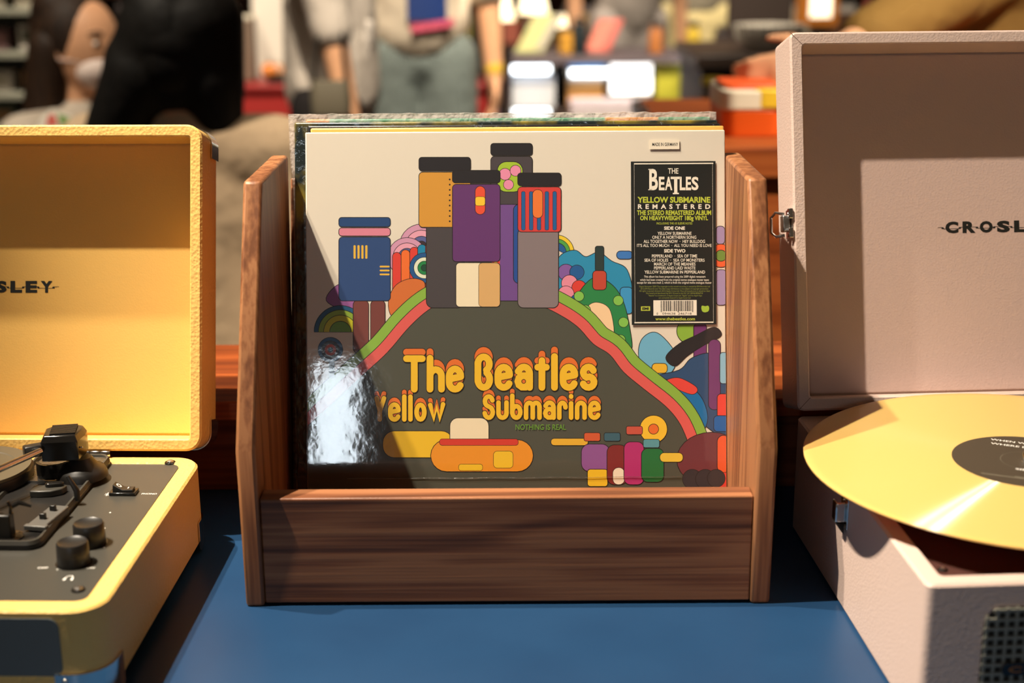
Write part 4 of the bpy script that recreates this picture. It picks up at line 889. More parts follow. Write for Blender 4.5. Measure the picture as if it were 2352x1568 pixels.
def tube_lamp(label, px0, px1, py, Y, th=0.02):
    a, b = at(px0, py, y=Y), at(px1, py, y=Y); t = thing('tube_lamp', label, 'lamp', ((a.x + b.x) / 2, Y, a.z), group='tube lamps in the shelf')
    ln = b.x - a.x; MB().tube([(-ln / 2 + 0.012, 0, 0), (ln / 2 - 0.012, 0, 0)], th / 2, 14).build('tube', LIT, t)
    for s in (-1, 1): MB().tube([(s * (ln / 2 - 0.013), 0, 0), (s * ln / 2, 0, 0)], th / 2 + 0.002, 14).build('end_cap', M['plastic_grey'], t)
tube_lamp('cool white tube lamp over the grey box at the left of the lit shelf', 1162, 1272, 160, SY + 0.02, 0.030)
tube_lamp('cool white tube lamp across the orange and blue boxes', 1300, 1410, 168, SY + 0.02, 0.026)
tube_lamp('cool white tube lamp low at the left end of the lit shelf', 1170, 1270, 258, SY - 0.04, 0.022)
carton('white_carton', 'grey-white carton under the left tube lamp of the lit shelf', 'box', 1170, 1276, 176, SY + 0.05, Z0, 0.16, cm(196, 194, 194), cm(224, 224, 226))
carton('orange_carton', 'orange carton on the lit shelf under the blue one', 'box', 1303, 1388, 186, SY + 0.07, Z0, 0.12, cm(222, 158, 84), cm(230, 180, 120))
zt = zat(1340, 186, SY + 0.07)
carton('blue_carton', 'blue and white carton stacked on the orange carton', 'box', 1306, 1392, 136, SY + 0.07, zt, 0.12, cm(214, 226, 232), cm(40, 140, 206), 0.45)
sg = thing('light_panel', 'bright white light panel standing on the lit shelf', 'light panel', (xat(1450, SY + 0.05), SY + 0.06, Z0)); pw = xat(1500, SY + 0.05) - xat(1398, SY + 0.05); ph = zat(1450, 134, SY + 0.05) - Z0
MB().box((0, 0.006, ph / 2), (pw, 0.02, ph)).build('panel_frame', M['plastic_grey'], sg, bevel=0.003)
MB().box((0, -0.006, ph * 0.62), (pw - 0.012, 0.006, ph * 0.66)).build('lit_face', mat('lit_face', (1, 1, 1), 0.4, emit=((1.0, 0.98, 0.94), 2.6)), sg, bevel=0.001)
MB().box((0, -0.006, ph * 0.12), (pw - 0.03, 0.006, ph * 0.18)).build('caption_strip', cm(206, 196, 180), sg, bevel=0.001)
carton('lime_carton', 'lime yellow carton at the right of the lit shelf', 'box', 1508, 1588, 136, SY + 0.04, Z0 + 0.0, 0.1, cm(182, 176, 50), cm(196, 190, 60))
bl = thing('globe_lamp', 'small round white lamp in front of the lime carton', 'lamp', (xat(1579, SY - 0.08), SY - 0.02, Z0)); gz = zat(1579, 153, SY - 0.08) - Z0
MB().lathe([(0.02, 0), (0.02, 0.006), (0.004, 0.012), (0.004, gz - 0.012)], 16).build('lamp_stem', M['steel'], bl); MB().ell((0, 0, gz), (0.016, 0.016, 0.016)).build('globe', LIT, bl)
dish = thing('shallow_dish', 'shallow beige dish on the lit shelf front edge', 'dish', (xat(1490, SY - 0.05), SY + 0.0, Z0)); MB().lathe([(0.03, 0), (0.075, 0.02), (0.08, 0.024), (0.074, 0.022), (0.03, 0.006), (0.001, 0.005)], 32).build('bowl', cm(180, 164, 140, 0.4), dish)
MB().lathe([(0.032, -0.0), (0.03, 0.004)], 24).build('foot_ring', cm(150, 134, 110), dish)
low = carton('pale_carton', 'long pale carton lying low at the foot of the lit shelf', 'box', 1310, 1480, 232, SY - 0.18, Z0 - 0.09, 0.12, cm(196, 184, 184), cm(206, 190, 196))
fl = slab('low_plinth', 'dark low plinth in front of the lit shelf', 'plinth', xat(1240, SY - 0.25), xat(1560, SY - 0.25), SY - 0.26, SY - 0.02, Z0 - 0.09, DK, DK)
# on top of the shelf
def leaner(name, label, px, py0, py1, wpx, lean, col, col2):
    Y = SY + 0.16; x = xat(px, Y); h = zat(px, py0, Y) - Z1; w_ = wpx / FPX * Y
    t = thing(name, label, 'display board', (x, Y, Z1), (R(-14), 0, 0), 'leaning display boards')
    mb = MB(); mb.prism([(-w_ / 2, 0), (w_ / 2, 0), (w_ / 2 + lean, h), (-w_ / 2 + lean, h)], -0.01, 0.01, lambda a, b, q: (a, q, b)); mb.build('board', cm(*col), t, bevel=0.003)
    mb = MB(); mb.prism([(w_ / 2 * 0.4, 0.01), (w_ / 2, 0.01), (w_ / 2 + lean, h), (w_ / 2 * 0.4 + lean, h)], -0.014, -0.0095, lambda a, b, q: (a, q, b)); mb.build('board_panel', cm(*col2), t)
leaner('leaning_board', 'pale green and grey board leaning on top of the shelf', 1215, 32, 125, 66, 0.075, (196, 194, 130), (178, 168, 150))
leaner('leaning_board', 'coral pink board leaning on top of the shelf', 1370, 44, 120, 56, 0.055, (222, 120, 100), (206, 96, 84))
for px, col, lab_, h in ((1300, (206, 150, 60), 'small amber jar on the shelf between the leaning boards', 62), (1330, (30, 40, 44), 'small dark teal jar on the shelf left of the coral board', 40), (1505, (176, 110, 60), 'small copper jar on the shelf right of the grey-clad shopper', 50), (1590, (190, 160, 50), 'mustard yellow jar at the right end of the shelf top', 48), (1655, (60, 52, 50), 'charcoal jar at the far right of the shelf top', 60)):
    Y = SY + 0.08; hz = zat(px, h, Y) - Z1; j = thing('jar', lab_, 'jar', (xat(px, Y), Y, Z1), group='jars on the display shelf')
    MB().lathe([(0.022, 0), (0.027, 0.005), (0.027, hz * 0.7), (0.018, hz * 0.82), (0.018, hz * 0.85)], 24).build('jar_body', cm(*col, 0.3), j); MB().lathe([(0.02, hz * 0.84), (0.02, hz), (0.016, hz)], 24).build('jar_lid', M['steel'], j)

# ---- right: dark cabinet, bowl, tin, wooden counter, orange crate
KY = 3.7; KZ = zat(1740, 126, KY)
slab('dark_cabinet', 'dark brown cabinet behind the orange box', 'cabinet', xat(1600, KY), xat(2050, KY), KY, KY + 0.5, KZ, cm(40, 26, 18, 0.6), cm(44, 30, 20, 0.5))
bw = thing('ribbed_bowl', 'pale grey ribbed bowl on the dark cabinet', 'bowl', (xat(1765, KY + 0.15), KY + 0.15, KZ)); bz = zat(1765, 56, KY + 0.15) - KZ
MB().lathe([(0.05, 0), (0.052, 0.005), (0.085, bz * 0.5), (0.095, bz), (0.09, bz), (0.08, bz * 0.5), (0.045, 0.01)], 36).build('bowl_wall', cm(176, 168, 156, 0.4), bw)
for k in range(18):
    a = 2 * PI * k / 18; MB().tube([(0.053 * math.cos(a), 0.053 * math.sin(a), 0.006), (0.087 * math.cos(a), 0.087 * math.sin(a), bz * 0.5), (0.0965 * math.cos(a), 0.0965 * math.sin(a), bz * 0.98)], 0.003, 6).build('rib', cm(196, 188, 172, 0.4), bw)
pt_ = thing('backdrop_panel', 'added tall dark brown partition panel behind the dark cabinet', 'backdrop', (xat(1740, 4.5), 4.5, 0)); pwid = xat(1800, 4.5) - xat(1655, 4.5)  # panel added to keep the background dark above the cabinet
MB().box((0, 0, 0.85), (pwid, 0.04, 1.7)).build('panel', cm(40, 26, 18, 0.6), pt_, bevel=0.004); MB().box((0, 0, 0.02), (pwid + 0.06, 0.2, 0.04)).build('panel_foot', cm(30, 22, 18, 0.6), pt_, bevel=0.004)
TY = 3.2; TZ = zat(1640, 266, TY)
slab('side_table', 'black low side table under the metal tin', 'table', xat(1480, TY), xat(1760, TY), TY - 0.06, TY + 0.34, TZ, cm(22, 18, 16, 0.5), cm(26, 22, 20, 0.4))
tn = thing('storage_tin', 'grey metal tin with a yellow lid on the black side table', 'tin', (xat(1640, TY + 0.06), TY + 0.06, TZ)); tz = zat(1640, 178, TY + 0.06) - TZ
MB().lathe([(0.026, 0), (0.027, 0.003), (0.027, tz * 0.84)], 32).build('tin_body', mat('tin_grey', sr(120, 110, 100), 0.35, 0.7), tn); MB().lathe([(0.0285, tz * 0.82), (0.0285, tz * 0.98), (0.026, tz), (0.004, tz + 0.002)], 32).build('tin_lid', cm(206, 176, 56), tn)
WY = 1.95; WZ = zat(1720, 338, WY)
slab('wooden_counter', 'orange-brown wooden counter behind the crate and the pink player', 'counter', xat(1560, WY), xat(2900, WY), WY, WY + 0.6, WZ, M['wood_counter'], M['wood_counter'], 0.045)
ob = thing('orange_crate', 'orange plastic box with white and yellow lid on the wooden counter', 'box', (xat(1735, WY + 0.1), WY + 0.17, WZ)); oz = zat(1720, 198, WY + 0.08) - WZ
ow = 2 * (xat(1735, WY + 0.08) - xat(1661, WY + 0.08))
MB().loops([[(a, b, 0) for a, b in rrect(ow * 0.92, 0.14, 0.02)], [(a, b, oz * 0.52) for a, b in rrect(ow, 0.155, 0.022)]]).build('box_body', cm(236, 96, 24, 0.4), ob, bevel=0.002)
MB().prism(rrect(ow * 1.01, 0.158, 0.022), oz * 0.52, oz * 0.9).build('lid', cm(226, 214, 190, 0.5), ob, bevel=0.003)
MB().prism(rrect(ow * 0.5, 0.160, 0.012, ow * 0.26), oz * 0.55, oz * 0.92).build('lid_panel', cm(232, 190, 40, 0.5), ob, bevel=0.003)
MB().prism(rrect(ow * 0.9, 0.12, 0.02), oz * 0.9, oz * 0.985).build('lid_handle', cm(226, 90, 40, 0.5), ob, bevel=0.003)

# ---- shelf of goods at the left edge
LY = 4.3; LX0, LX1 = xat(-420, LY), xat(120, LY)
sf = thing('goods_shelf', 'pale open shelf of small goods at the left edge', 'shelf', ((LX0 + LX1) / 2, LY + 0.15, 0)); lw = LX1 - LX0
LZ = [zat(40, 300, LY), zat(40, 215, LY), zat(40, 120, LY), zat(40, 20, LY), zat(40, -80, LY)]
for z in LZ: MB().box((0, 0, z - 0.009), (lw, 0.3, 0.018)).build('shelf_board', cm(120, 118, 104), sf, bevel=0.002)
MB().box((0, 0.14, (LZ[-1]) / 2), (lw, 0.02, LZ[-1])).build('back_panel', cm(128, 122, 100), sf)
for s in (-1, 1): MB().box((s * (lw / 2 - 0.01), 0, LZ[-1] / 2), (0.02, 0.3, LZ[-1])).build('side_board', cm(110, 90, 60), sf)
MB().box((0, 0, LZ[0] / 2 - 0.01), (lw - 0.04, 0.28, LZ[0] - 0.02)).build('plinth', cm(60, 54, 46), sf)
rg = random.Random(11); pal = [(190, 180, 160), (150, 110, 70), (170, 120, 120), (110, 120, 100), (206, 196, 186), (120, 90, 90), (90, 96, 80)]
words = ['lowest', 'second', 'third', 'top']; pos = ['outermost', 'second', 'third', 'fourth', 'fifth', 'innermost']
for r_ in range(4):
    for k in range(6):
        w_ = 0.10; x = LX0 + 0.05 + (lw - 0.16) * k / 5; h = rg.uniform(0.6, 0.9) * (LZ[r_ + 1] - LZ[r_] - 0.02)
        t = thing('goods_box', '%s of the small goods boxes along the %s board of the left shelf' % (pos[k], words[r_]), 'box', (x + 0.03, LY + 0.12, LZ[r_]), group='goods boxes on the left shelf')
        c1 = pal[rg.randrange(7)]; MB().box((0, 0, h / 2), (0.075, 0.1, h)).build('box_body', cm(*c1), t, bevel=0.004)
        MB().box((0, -0.051, h * 0.55), (0.05, 0.003, h * 0.4)).build('box_label', cm(*pal[rg.randrange(7)]), t)

# ---- far shelf along the back wall, and warm lamps
FY = 9.2; FZ = [0.25, 0.62, 0.95, 1.30]; FX0, FX1 = -2.6, 3.4
ff = thing('goods_rack', 'long brown shelf of goods along the far back wall', 'shelf', ((FX0 + FX1) / 2, FY + 0.2, 0))
for z in FZ: MB().box((0, 0, z - 0.012), (FX1 - FX0, 0.4, 0.024)).build('shelf_board', cm(92, 60, 40), ff)
MB().box((0, 0.21, 0.8), (FX1 - FX0, 0.02, 1.6)).build('back_panel', cm(104, 72, 48), ff)
for x in (FX0, -0.6, 1.4, FX1): MB().box((x - (FX0 + FX1) / 2, 0, 0.8), (0.03, 0.42, 1.6)).build('upright', cm(80, 54, 36), ff)
pal = [(206, 170, 110), (214, 196, 170), (150, 60, 40), (90, 60, 40), (220, 150, 60), (120, 110, 110), (190, 180, 170), (60, 50, 48), (200, 110, 90), (180, 170, 80)]
pnm = ['tan', 'cream', 'rust', 'brown', 'amber', 'grey', 'pale grey', 'charcoal', 'coral', 'olive yellow']; rnm = ['lowest', 'middle', 'highest']; seen = {}
for r_ in range(3):
    x = FX0 + 0.1
    while x < FX1 - 0.3:
        w_ = rg.uniform(0.14, 0.28); h = rg.uniform(0.16, 0.29)
        c1, c2 = rg.randrange(10), rg.randrange(10)
        lab_ = '%s goods box with %s lid on the %s far shelf board' % (pnm[c1], pnm[c2], rnm[r_])
        while lab_ in seen: c2 = (c2 + 1) % 10; lab_ = '%s goods box with %s lid on the %s far shelf board' % (pnm[c1], pnm[c2], rnm[r_])
        seen[lab_] = 1
        t = thing('far_goods_box', lab_, 'box', (x + w_ / 2, FY + 0.12, FZ[r_]), group='goods on the far wall shelf')
        MB().box((0, 0, h * 0.4), (w_, 0.14, h * 0.8)).build('box_body', cm(*pal[c1]), t); MB().box((0, 0, h * 0.9), (w_ * 0.96, 0.13, h * 0.2)).build('box_lid', cm(*pal[c2]), t)
        x += w_ + rg.uniform(0.02, 0.1)
GLOW = mat('lamp_glow', (1, 0.9, 0.7), 0.5, emit=((1.0, 0.80, 0.48), 2.2))
for px, py, Y, r, lab_ in ((1150, 15, 7.2, 0.065, 'warm glowing table lamp left of the pale green board'), (1225, -5, 7.4, 0.075, 'warm glowing table lamp above the pale green board'), (1290, 48, 7.0, 0.03, 'tiny warm lamp between the leaning boards'), (1520, 40, 7.6, 0.028, 'tiny warm lamp right of the grey-clad shopper')):
    p = at(px, py, y=Y); t = thing('table_lamp', lab_, 'lamp', (p.x, Y, 0), group='warm lamps at the back')
    MB().lathe([(0.09, 0), (0.09, 0.02), (0.012, 0.03), (0.012, p.z - r)], 20).build('lamp_stand', M['plastic_black'], t)
    MB().lathe([(r * 1.05, -r), (r * 1.0, -r * 0.9), (r * 0.6, r), (r * 0.5, r)], 28, (0, 0, p.z)).build('lamp_shade', GLOW, t)
p0, p1 = at(1843, 46, y=5.6), at(1916, -60, y=5.6)
t = thing('lit_sign', 'small lit cream sign in an amber frame above the pink lid', 'sign', ((p0.x + p1.x) / 2, 5.6, 0)); cw = p1.x - p0.x; ch = p1.z - p0.z
MB().box((0, 0.02, p0.z / 2), (0.05, 0.03, p0.z)).build('sign_post', M['plastic_black'], t)
MB().box((0, 0.012, p0.z + ch / 2), (cw + 0.05, 0.03, ch + 0.05)).build('sign_frame', cm(190, 112, 30, 0.5), t, bevel=0.004)
MB().box((0.01, -0.006, p0.z + ch / 2), (cw - 0.03, 0.008, ch - 0.02)).build('sign_face', mat('sign_face', (1, 0.95, 0.8), 0.5, emit=((1.0, 0.90, 0.62), 1.6)), t)

# ================================================================== PEOPLE
SKIN = mat('skin', sr(214, 160, 122), 0.5, spec=0.3)
def org(mb, name, m, parent, vox=0.009, sm=4):
    o = mb.build(name, m, parent, smooth=180)
    r = o.modifiers.new('remesh', 'REMESH'); r.mode = 'VOXEL'; r.voxel_size = vox; r.use_smooth_shade = True
    s = o.modifiers.new('smooth', 'SMOOTH'); s.iterations = sm; s.factor = 0.5
    return o
def hand(mb, wr, d, side, k=1.0, curl=0.5):
    """palm, four unequal bent fingers and a thumb from the side of the palm"""
    wr = Vector(wr); d = Vector(d).normalized(); s = Vector(side); s = (s - d * s.dot(d)).normalized(); n = d.cross(s)
    rm = Matrix((s, n, d)).transposed()
    mb.ell(wr + d * 0.045 * k, (0.038 * k, 0.016 * k, 0.052 * k), rm)
    for i, (off, ln) in enumerate(((0.028, 0.066), (0.0095, 0.075), (-0.0095, 0.070), (-0.028, 0.055))):
        b = wr + d * 0.082 * k + s * off * k; c1 = b + (d * math.cos(curl) + n * math.sin(curl)) * ln * 0.55 * k + s * off * 0.15; c2 = c1 + (d * math.cos(curl * 2) + n * math.sin(curl * 2)) * ln * 0.5 * k
        mb.cap(b - d * 0.012, c1, 0.0092 * k, 0.0086 * k, 10); mb.cap(c1, c2, 0.0086 * k, 0.0076 * k, 10)
    b = wr + d * 0.025 * k + s * 0.026 * k; c1 = b + (s * 0.7 + d * 0.7 + n * 0.2).normalized() * 0.036 * k; c2 = c1 + (s * 0.25 + d * 0.95 + n * 0.3).normalized() * 0.028 * k
    mb.cap(b, c1, 0.0125 * k, 0.0098 * k, 10); mb.cap(c1, c2, 0.0098 * k, 0.0082 * k, 10)
def person(label, loc, rotz, H, top, bottom, hair, armL, armR, sleeve=0.55, seat=None, hem=0.50, hairlen=0.0, skirt=False, tw=1.0, vox=0.009, sleeve_mat=None, skin=None, shoes=True):
    """armL/armR = (elbow, wrist, hand direction, thumb side) in the person's frame, metres; the person faces -y"""
    t = thing('person', label, 'person', (loc[0], loc[1], 0), (0, 0, rotz), 'shoppers in the store'); skin = skin or SKIN
    hz = 0.53 * H; dz = 0.0
    if seat: dz = seat + 0.075 * H - hz
    V = lambda x, y, z: Vector((x * H, y * H, z * H + dz))
    sh = [V(s * 0.105, 0.0, 0.815) for s in (-1, 1)]
    body = MB()
    body.ell(V(0, -0.004, 0.935), (0.046 * H, 0.056 * H, 0.064 * H)); body.ell(V(0, -0.022, 0.902), (0.034 * H, 0.038 * H, 0.034 * H))
    body.cap(V(0, -0.058, 0.932), V(0, -0.066, 0.915), 0.006 * H, 0.0085 * H, 10)                                         # nose
    for s in (-1, 1): body.ell(V(s * 0.047, 0.004, 0.925), (0.006 * H, 0.013 * H, 0.019 * H))                                # ears
    body.cap(V(0, 0.008, 0.90), V(0, 0.006, 0.82), 0.031 * H, 0.036 * H)
    body.ell(V(0, 0.0, 0.745), (0.098 * H * tw, 0.058 * H, 0.095 * H)); body.cap(V(0, 0, 0.70), V(0, 0, 0.58), 0.07 * H, 0.068 * H); body.ell(V(0, 0.004, 0.535), (0.088 * H, 0.062 * H, 0.06 * H))
    for s in (0, 1): body.cap(V(0, 0, 0.82), sh[s], 0.036 * H, 0.032 * H)
    for s, a in ((0, armL), (1, armR)):
        e, w_, hd, sd = (Vector(q) for q in a)
        body.cap(sh[s], e, 0.029 * H, 0.024 * H); body.cap(e, w_, 0.024 * H, 0.0165 * H); hand(body, w_, hd, sd, H / 1.7)
    legs = []
    for s in (-1, 1):
        h_ = V(s * 0.05, 0, 0.52)
        if seat: kn = h_ + Vector((s * 0.02, -0.245 * H, 0.0)); an = Vector((kn.x, kn.y + 0.03, 0.05 * H))
        else: kn = V(s * 0.055, -0.012, 0.285); an = V(s * 0.055, 0.01, 0.045)
        legs.append((h_, kn, an)); body.cap(h_, kn, 0.05 * H, 0.036 * H); body.cap(kn, an, 0.036 * H, 0.022 * H); body.cap(an, an + Vector((0, -0.085 * H, -0.025 * H)), 0.021 * H, 0.018 * H)
    org(body, 'body', skin, t, vox)
    tp = MB()
    tp.ell(V(0, 0, 0.745), (0.106 * H * tw, 0.068 * H, 0.095 * H)); tp.cap(V(0, 0, 0.72), V(0, 0, hem + 0.07), 0.082 * H, 0.086 * H)
    tp.ell(V(0, 0.002, hem + 0.075), (0.098 * H * tw, 0.073 * H, 0.075 * H)); tp.cap(V(0, 0.006, 0.845), V(0, 0.004, 0.80), 0.038 * H, 0.05 * H)
    for s, a in ((0, armL), (1, armR)):
        tp.cap(V(0, 0, 0.805), sh[s], 0.05 * H, 0.042 * H); e = Vector(a[0]); w_ = Vector(a[1])
        if sleeve <= 1: tp.cap(sh[s], sh[s].lerp(e, sleeve), 0.042 * H, 0.038 * H)
        else: tp.cap(sh[s], e, 0.040 * H, 0.034 * H); tp.cap(e, e.lerp(w_, sleeve - 1), 0.034 * H, 0.028 * H)
    org(tp, 'shirt', top, t, 0.012, 5)
    bt = MB(); bt.ell(V(0, 0.004, 0.535), (0.094 * H, 0.070 * H, 0.064 * H))
    for h_, kn, an in legs:
        bt.cap(h_ + Vector((0, 0, 0.02)), kn, 0.066 * H, 0.052 * H)
        if skirt: bt.cap(h_, kn, 0.075 * H, 0.085 * H)
        else: bt.cap(kn, an, 0.052 * H, 0.040 * H)
    if skirt and not seat: bt.cap(V(0, 0, 0.5), V(0, 0, 0.27), 0.10 * H, 0.14 * H)
    org(bt, 'skirt' if skirt else 'trousers', bottom, t, 0.014, 4)
    for h_, kn, an in legs:
        s_ = MB(); s_.ell((an.x, an.y - 0.045 * H, 0.030), (0.03 * H, 0.078 * H, 0.03)); org(s_, 'shoe', M['plastic_black'], t, 0.01, 2)
    if hair:
        hr = MB(); hr.ell(V(0, 0.010, 0.945), (0.054 * H, 0.058 * H, 0.066 * H)); hr.ell(V(0, 0.022, 0.915), (0.048 * H, 0.044 * H, 0.045 * H))
        if hairlen:
            for s in (-1, 0, 1): hr.cap(V(s * 0.03, 0.028, 0.92), V(s * 0.045, 0.045, 0.92 - hairlen), 0.034 * H, 0.026 * H)
        org(hr, 'hair', hair, t, 0.01, 3)
    for s in (-1, 1):
        MB().ell(V(s * 0.019, -0.0515, 0.938), (0.0070 * H, 0.0035 * H, 0.0032 * H), seg=14, ring=8).build('eye', M['ink_white'], t); MB().ell(V(s * 0.019, -0.0535, 0.938), (0.0042 * H, 0.0022 * H, 0.0034 * H), seg=12, ring=8).build('iris', M['ink_black'], t)
    for s in (-1, 1): MB().tube([V(s * 0.010, -0.0545, 0.949), V(s * 0.020, -0.0545, 0.9525), V(s * 0.031, -0.0475, 0.950)], [0.0022, 0.0028, 0.0016], 8).build('eyebrow', M['ink_black'], t)
    MB().ell(V(0, -0.0555, 0.893), (0.015 * H, 0.004 * H, 0.004 * H), seg=14, ring=8).build('mouth', mat('lips', sr(170, 90, 80), 0.5), t)
    return t, V
def hairmat(name, c1, c2):
    return mat(name, c1, 0.62, spec=0.25, vary=(c2, (160, 160, 6), 2, 0.35, 0.75), bump=('noise', 60, 0.3, 0.004))
HB = hairmat('hair_black', (0.0025, 0.002, 0.0018), (0.007, 0.005, 0.0035)); HN_ = hairmat('hair_brown', (0.010, 0.005, 0.003), (0.045, 0.020, 0.008))
def fab(n, r, g, b): return mat(n, sr(r, g, b), 0.85, spec=0.2, bump=('noise', 14, 0.6, 0.02))
def arm(x, H, dz, ez=0.63, wz=0.48, fy=-0.02): return ((x * H * 1.28, 0.01, ez * H + dz), (x * H * 1.32, fy, wz * H + dz), (0, -0.15, -1), (0, -1, 0))

# shopper with long black hair, seen from behind
BY = 2.5; bc = at(405, 90, y=BY); H = 1.58; seat = bc.z - 0.935 * H + 0.53 * H - 0.075 * H
dz = seat + 0.075 * H - 0.53 * H
t, V = person('shopper with long black hair and beige top seen from behind', (bc.x, BY), R(172), H, fab('top_beige', 186, 160, 130), fab('trousers_brown', 70, 44, 32), HB,
   ((-0.19, 0.0, 0.62 * H + dz), (-0.17, -0.12, 0.50 * H + dz), (0.1, -0.5, -0.6), (1, 0, 0)), ((0.19, 0.0, 0.62 * H + dz), (0.17, -0.12, 0.50 * H + dz), (-0.1, -0.5, -0.6), (-1, 0, 0)), sleeve=1.5, seat=seat, hem=0.5)
Ti = (Matrix.Translation(t.location) @ Matrix.Rotation(R(172), 4, 'Z')).inverted()
hr = MB()
for a in ((408, -40, 408, 110, 0.088, 0.104, 0.0), (385, 70, 320, 190, 0.085, 0.065, -0.02), (330, 170, 245, 330, 0.070, 0.046, -0.03), (330, 150, 300, 330, 0.07, 0.04, -0.02), (450, 60, 485, 200, 0.085, 0.060, -0.02), (485, 190, 522, 330, 0.058, 0.030, -0.03), (505, 230, 536, 310, 0.036, 0.016, -0.03), (405, 100, 400, 180, 0.10, 0.075, -0.01)):
    hr.cap(Ti @ at(a[0], a[1], y=BY + a[6]), Ti @ at(a[2], a[3], y=BY + a[6]), a[4], a[5])
org(hr, 'long_hair', HB, t, 0.009, 5)
st_ = lambda lab_, x, y, h: None
def stool(label, x, y, h):
    s = thing('stool', label, 'stool', (x, y, 0), group='low stools')
    MB().lathe([(0.16, h - 0.035), (0.17, h - 0.03), (0.17, h - 0.006), (0.165, h)], 28).build('seat', cm(90, 60, 40), s)
    for k in range(4):
        a = PI / 4 + k * PI / 2; MB().tube([(0.11 * math.cos(a), 0.11 * math.sin(a), h - 0.03), (0.15 * math.cos(a), 0.15 * math.sin(a), 0.0)], 0.014, 10).build('leg', cm(70, 46, 30), s)
stool('low wooden stool under the black-haired shopper', bc.x, BY, seat - 0.02)
# shopper in profile with a face mask
AY = 3.3; ac = at(180, 100, y=AY); H = 1.72; seat = ac.z - 0.935 * H + 0.53 * H - 0.075 * H; dz = seat + 0.075 * H - 0.53 * H
rz = R(62)
t, V = person('brown-haired shopper in profile wearing a white face mask', (ac.x, AY), rz, H, fab('top_white', 190, 176, 160), fab('trousers_dark', 40, 36, 36), HN_,
   ((-0.19, -0.05, 0.64 * H + dz), (-0.12, -0.25, 0.66 * H + dz), (0.2, -0.9, 0.2), (1, 0, 0.3)), ((0.19, -0.05, 0.64 * H + dz), (0.12, -0.25, 0.66 * H + dz), (-0.2, -0.9, 0.2), (-1, 0, 0.3)), sleeve=1.4, seat=seat, vox=0.007)
mk = MB(); mk.ell(V(0, -0.034, 0.902), (0.037 * H, 0.030 * H, 0.027 * H)); org(mk, 'face_mask', cm(226, 206, 196), t, 0.006, 3)
MB().tube([V(0.034, -0.035, 0.915), V(0.046, -0.012, 0.918), V(0.050, 0.008, 0.925)], 0.002, 6).build('mask_strap', cm(226, 206, 196), t); MB().tube([V(-0.034, -0.035, 0.915), V(-0.046, -0.012, 0.918), V(-0.050, 0.008, 0.925)], 0.002, 6).build('mask_strap', cm(226, 206, 196), t)
Ti = (Matrix.Translation(t.location) @ Matrix.Rotation(rz, 4, 'Z')).inverted(); hr = MB()
for a in ((138, 25, 118, 120, 0.066, 0.054, 0.0), (115, 110, 100, 300, 0.050, 0.05, -0.04), (140, 190, 140, 310, 0.05, 0.05, 0.04), (160, -14, 205, -22, 0.055, 0.045, 0.02)):
    hr.cap(Ti @ at(a[0], a[1], y=AY + a[6]), Ti @ at(a[2], a[3], y=AY + a[6]), a[4], a[5])
org(hr, 'long_hair', HN_, t, 0.009, 5)
stool('low wooden stool under the masked shopper', ac.x, AY, seat - 0.02)
# leaflet in front of her
lp = at(120, 285, y=2.62); lf = thing('leaflet', 'white leaflet with red and green print above the yellow lid', 'leaflet', lp, (R(-20), 0, R(10)))
mb = MB(); mb.prism([(-0.055, -0.06), (0.05, -0.06), (0.035, 0.018), (0.0, 0.03), (-0.02, 0.012)], -0.001, 0.001, lambda a, b, h: (a, h, b)); mb.build('sheet', cm(226, 216, 200), lf)
mb = MB(); mb.prism([(-0.012, -0.004), (0.012, -0.004), (0.004, 0.02), (-0.006, 0.016)], -0.0016, -0.0009, lambda a, b, h: (a, h, b)); mb.build('red_print', cm(206, 90, 76), lf)
mb = MB(); mb.prism([(0.014, -0.004), (0.034, -0.006), (0.030, 0.012), (0.010, 0.02)], -0.0016, -0.0009, lambda a, b, h: (a, h, b)); mb.build('green_print', cm(120, 150, 80), lf)
# shopper in the beige T-shirt
DY = 4.42; H = 1.72; dx = xat(952, DY)
t, V = person('standing shopper in beige T-shirt and grey-green trousers', (dx, DY), R(14), H, fab('tshirt_beige', 206, 190, 168), fab('trousers_slate', 104, 112, 108), HB,
   arm(-0.115, H, 0), arm(0.108, H, 0, 0.63, 0.50), sleeve=0.85, hem=0.53, tw=1.06)
def chest_patch(name, x0, x1, z0, z1, m, sk=0.0):
    mb = MB(); n = 8; vs = []
    for r_ in (0.150, 0.156):
        for i in range(n + 1):
            x = x0 + (x1 - x0) * i / n
            for z in (z0, z1): vs.append((x, -math.sqrt(r_ * r_ - x * x * 0.8), z + sk * i / n))
    k = 2 * (n + 1); fs = []
    for i in range(n): a = 2 * i; fs += [(a, a + 2, a + 3, a + 1), (k + a, k + a + 1, k + a + 3, k + a + 2), (a, k + a, k + a + 2, a + 2), (a + 1, a + 3, k + a + 3, k + a + 1)]
    fs += [(0, 1, k + 1, k), (2 * n, k + 2 * n, k + 2 * n + 1, 2 * n + 1)]
    mb.add(vs, fs); mb.build(name, m, t)
chest_patch('shirt_graphic', -0.045, 0.075, 1.045, 1.20, cm(22, 50, 110)); chest_patch('graphic_stripe', -0.035, 0.10, 1.012, 1.034, cm(206, 84, 110), 0.016)
w_ = Vector(arm(0.108, H, 0, 0.63, 0.50)[1]); MB().lathe([(0.026, -0.016), (0.030, 0), (0.026, 0.016)], 20, w_ + Vector((0, 0, 0.03))).build('wristband', cm(222, 180, 60), t)
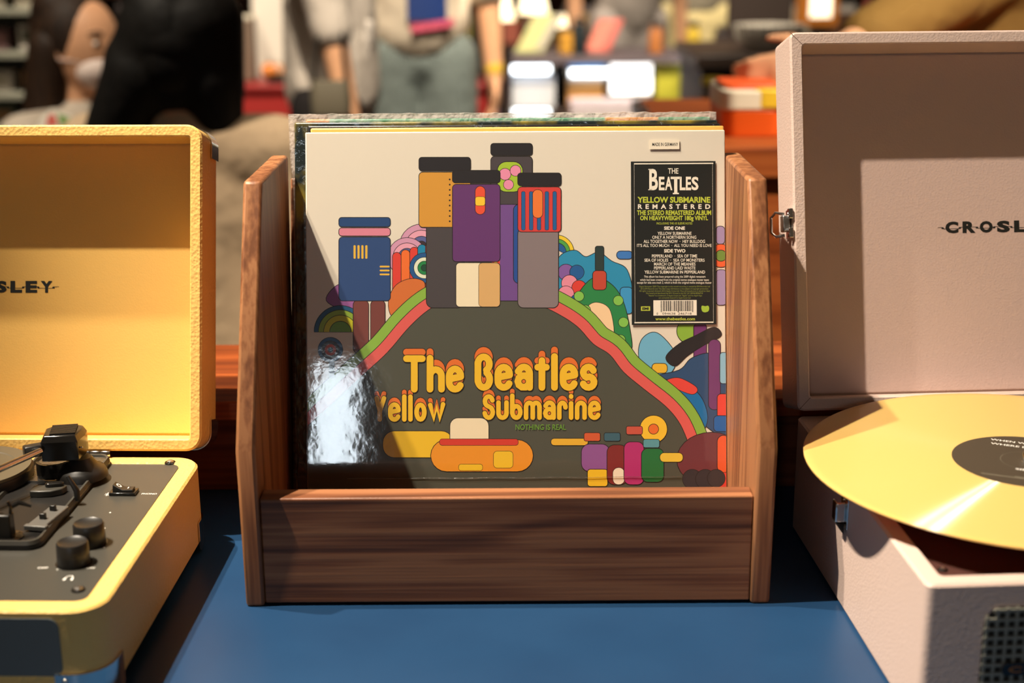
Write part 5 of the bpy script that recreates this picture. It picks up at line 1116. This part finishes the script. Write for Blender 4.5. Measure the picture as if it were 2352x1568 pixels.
# shopper in the pale grey cardigan
CY = 3.95; H = 1.56; dx = xat(762, CY); rz = R(84)
t, V = person('standing shopper in a long pale grey cardigan with one arm hanging', (dx, CY), rz, H, fab('cardigan_grey', 196, 184, 172), fab('trousers_black', 28, 24, 24), HB,
   ((-0.19, -0.055, 0.64 * H), (-0.20, -0.10, 0.50 * H), (0, -0.25, -1), (0, -1, 0)), arm(0.12, H, 0), sleeve=0.8, hem=0.50, hairlen=0.12)
Ti = (Matrix.Translation(t.location) @ Matrix.Rotation(rz, 4, 'Z')).inverted(); cd_ = MB()
for px, r0, r1 in ((705, 0.03, 0.024), (735, 0.03, 0.02), (838, 0.022, 0.012)): cd_.cap(Ti @ at(px + 5, 60, y=CY - 0.06), Ti @ at(px, 215 if px < 800 else 180, y=CY - 0.06), r0, r1)
org(cd_, 'cardigan_flap', fab('cardigan_pale', 200, 190, 180), t, 0.009, 4)
bg_ = thing('shoulder_bag', 'olive grey shoulder bag hanging at the grey cardigan', 'bag', at(762, 262, y=CY - 0.26)); bwz = 0.085
MB().loops([[(a, b, 0) for a, b in rrect(0.10, 0.05, 0.02)], [(a, b, 0.04) for a, b in rrect(0.105, 0.06, 0.025)], [(a, b, bwz) for a, b in rrect(0.098, 0.04, 0.018)]]).build('bag_body', cm(92, 84, 68), bg_)
MB().tube([(-0.042, 0, bwz), (-0.03, 0.03, 0.2), (0.0, 0.05, 0.34), (0.03, 0.03, 0.2), (0.042, 0, bwz)], 0.006, 8).build('strap', M['plastic_black'], bg_)
# shopper at the right reaching over the wooden counter
EY = 2.75; H = 1.70; ec = xat(2290, EY, 40); rz = R(-68)
Ei = Matrix.Rotation(-rz, 3, 'Z'); hp = Ei @ (at(1908, 138, y=2.16) - Vector((ec, EY, 0))); h2 = Ei @ (at(2150, 40, y=2.52) - Vector((ec, EY, 0)))
e1 = Ei @ (at(2190, -20, y=2.40) - Vector((ec, EY, 0))); e2 = Ei @ (at(2290, -60, y=2.6) - Vector((ec, EY, 0)))
dirh = Ei @ Vector((-0.9, -0.12, -0.25))
t, V = person('shopper in a khaki jacket reaching over the orange box', (ec, EY), rz, H, fab('jacket_khaki', 132, 100, 50), fab('trousers_navy', 26, 24, 24), HB,
   (e1, hp, dirh, Ei @ Vector((0, 0.2, 1))), (e2, h2, Ei @ Vector((-0.8, 0, -0.5)), Ei @ Vector((0, 0, 1))), sleeve=1.72, hem=0.5, tw=1.1, vox=0.007)
# two far shoppers
GY = 6.6; H = 1.68
person('far shopper dressed all in pale grey behind the coral board', (xat(1440, GY), GY), R(20), H, fab('top_grey', 150, 140, 132), fab('trousers_grey', 158, 148, 142), HB, arm(-0.12, H, 0), arm(0.12, H, 0), vox=0.012)
person('far shopper in a cream skirt above the lime carton', (xat(1600, 7.0), 7.0), R(-15), H, fab('top_cream', 160, 150, 130), fab('skirt_cream', 206, 188, 136), HB, arm(-0.12, H, 0), arm(0.12, H, 0), skirt=True, vox=0.012)
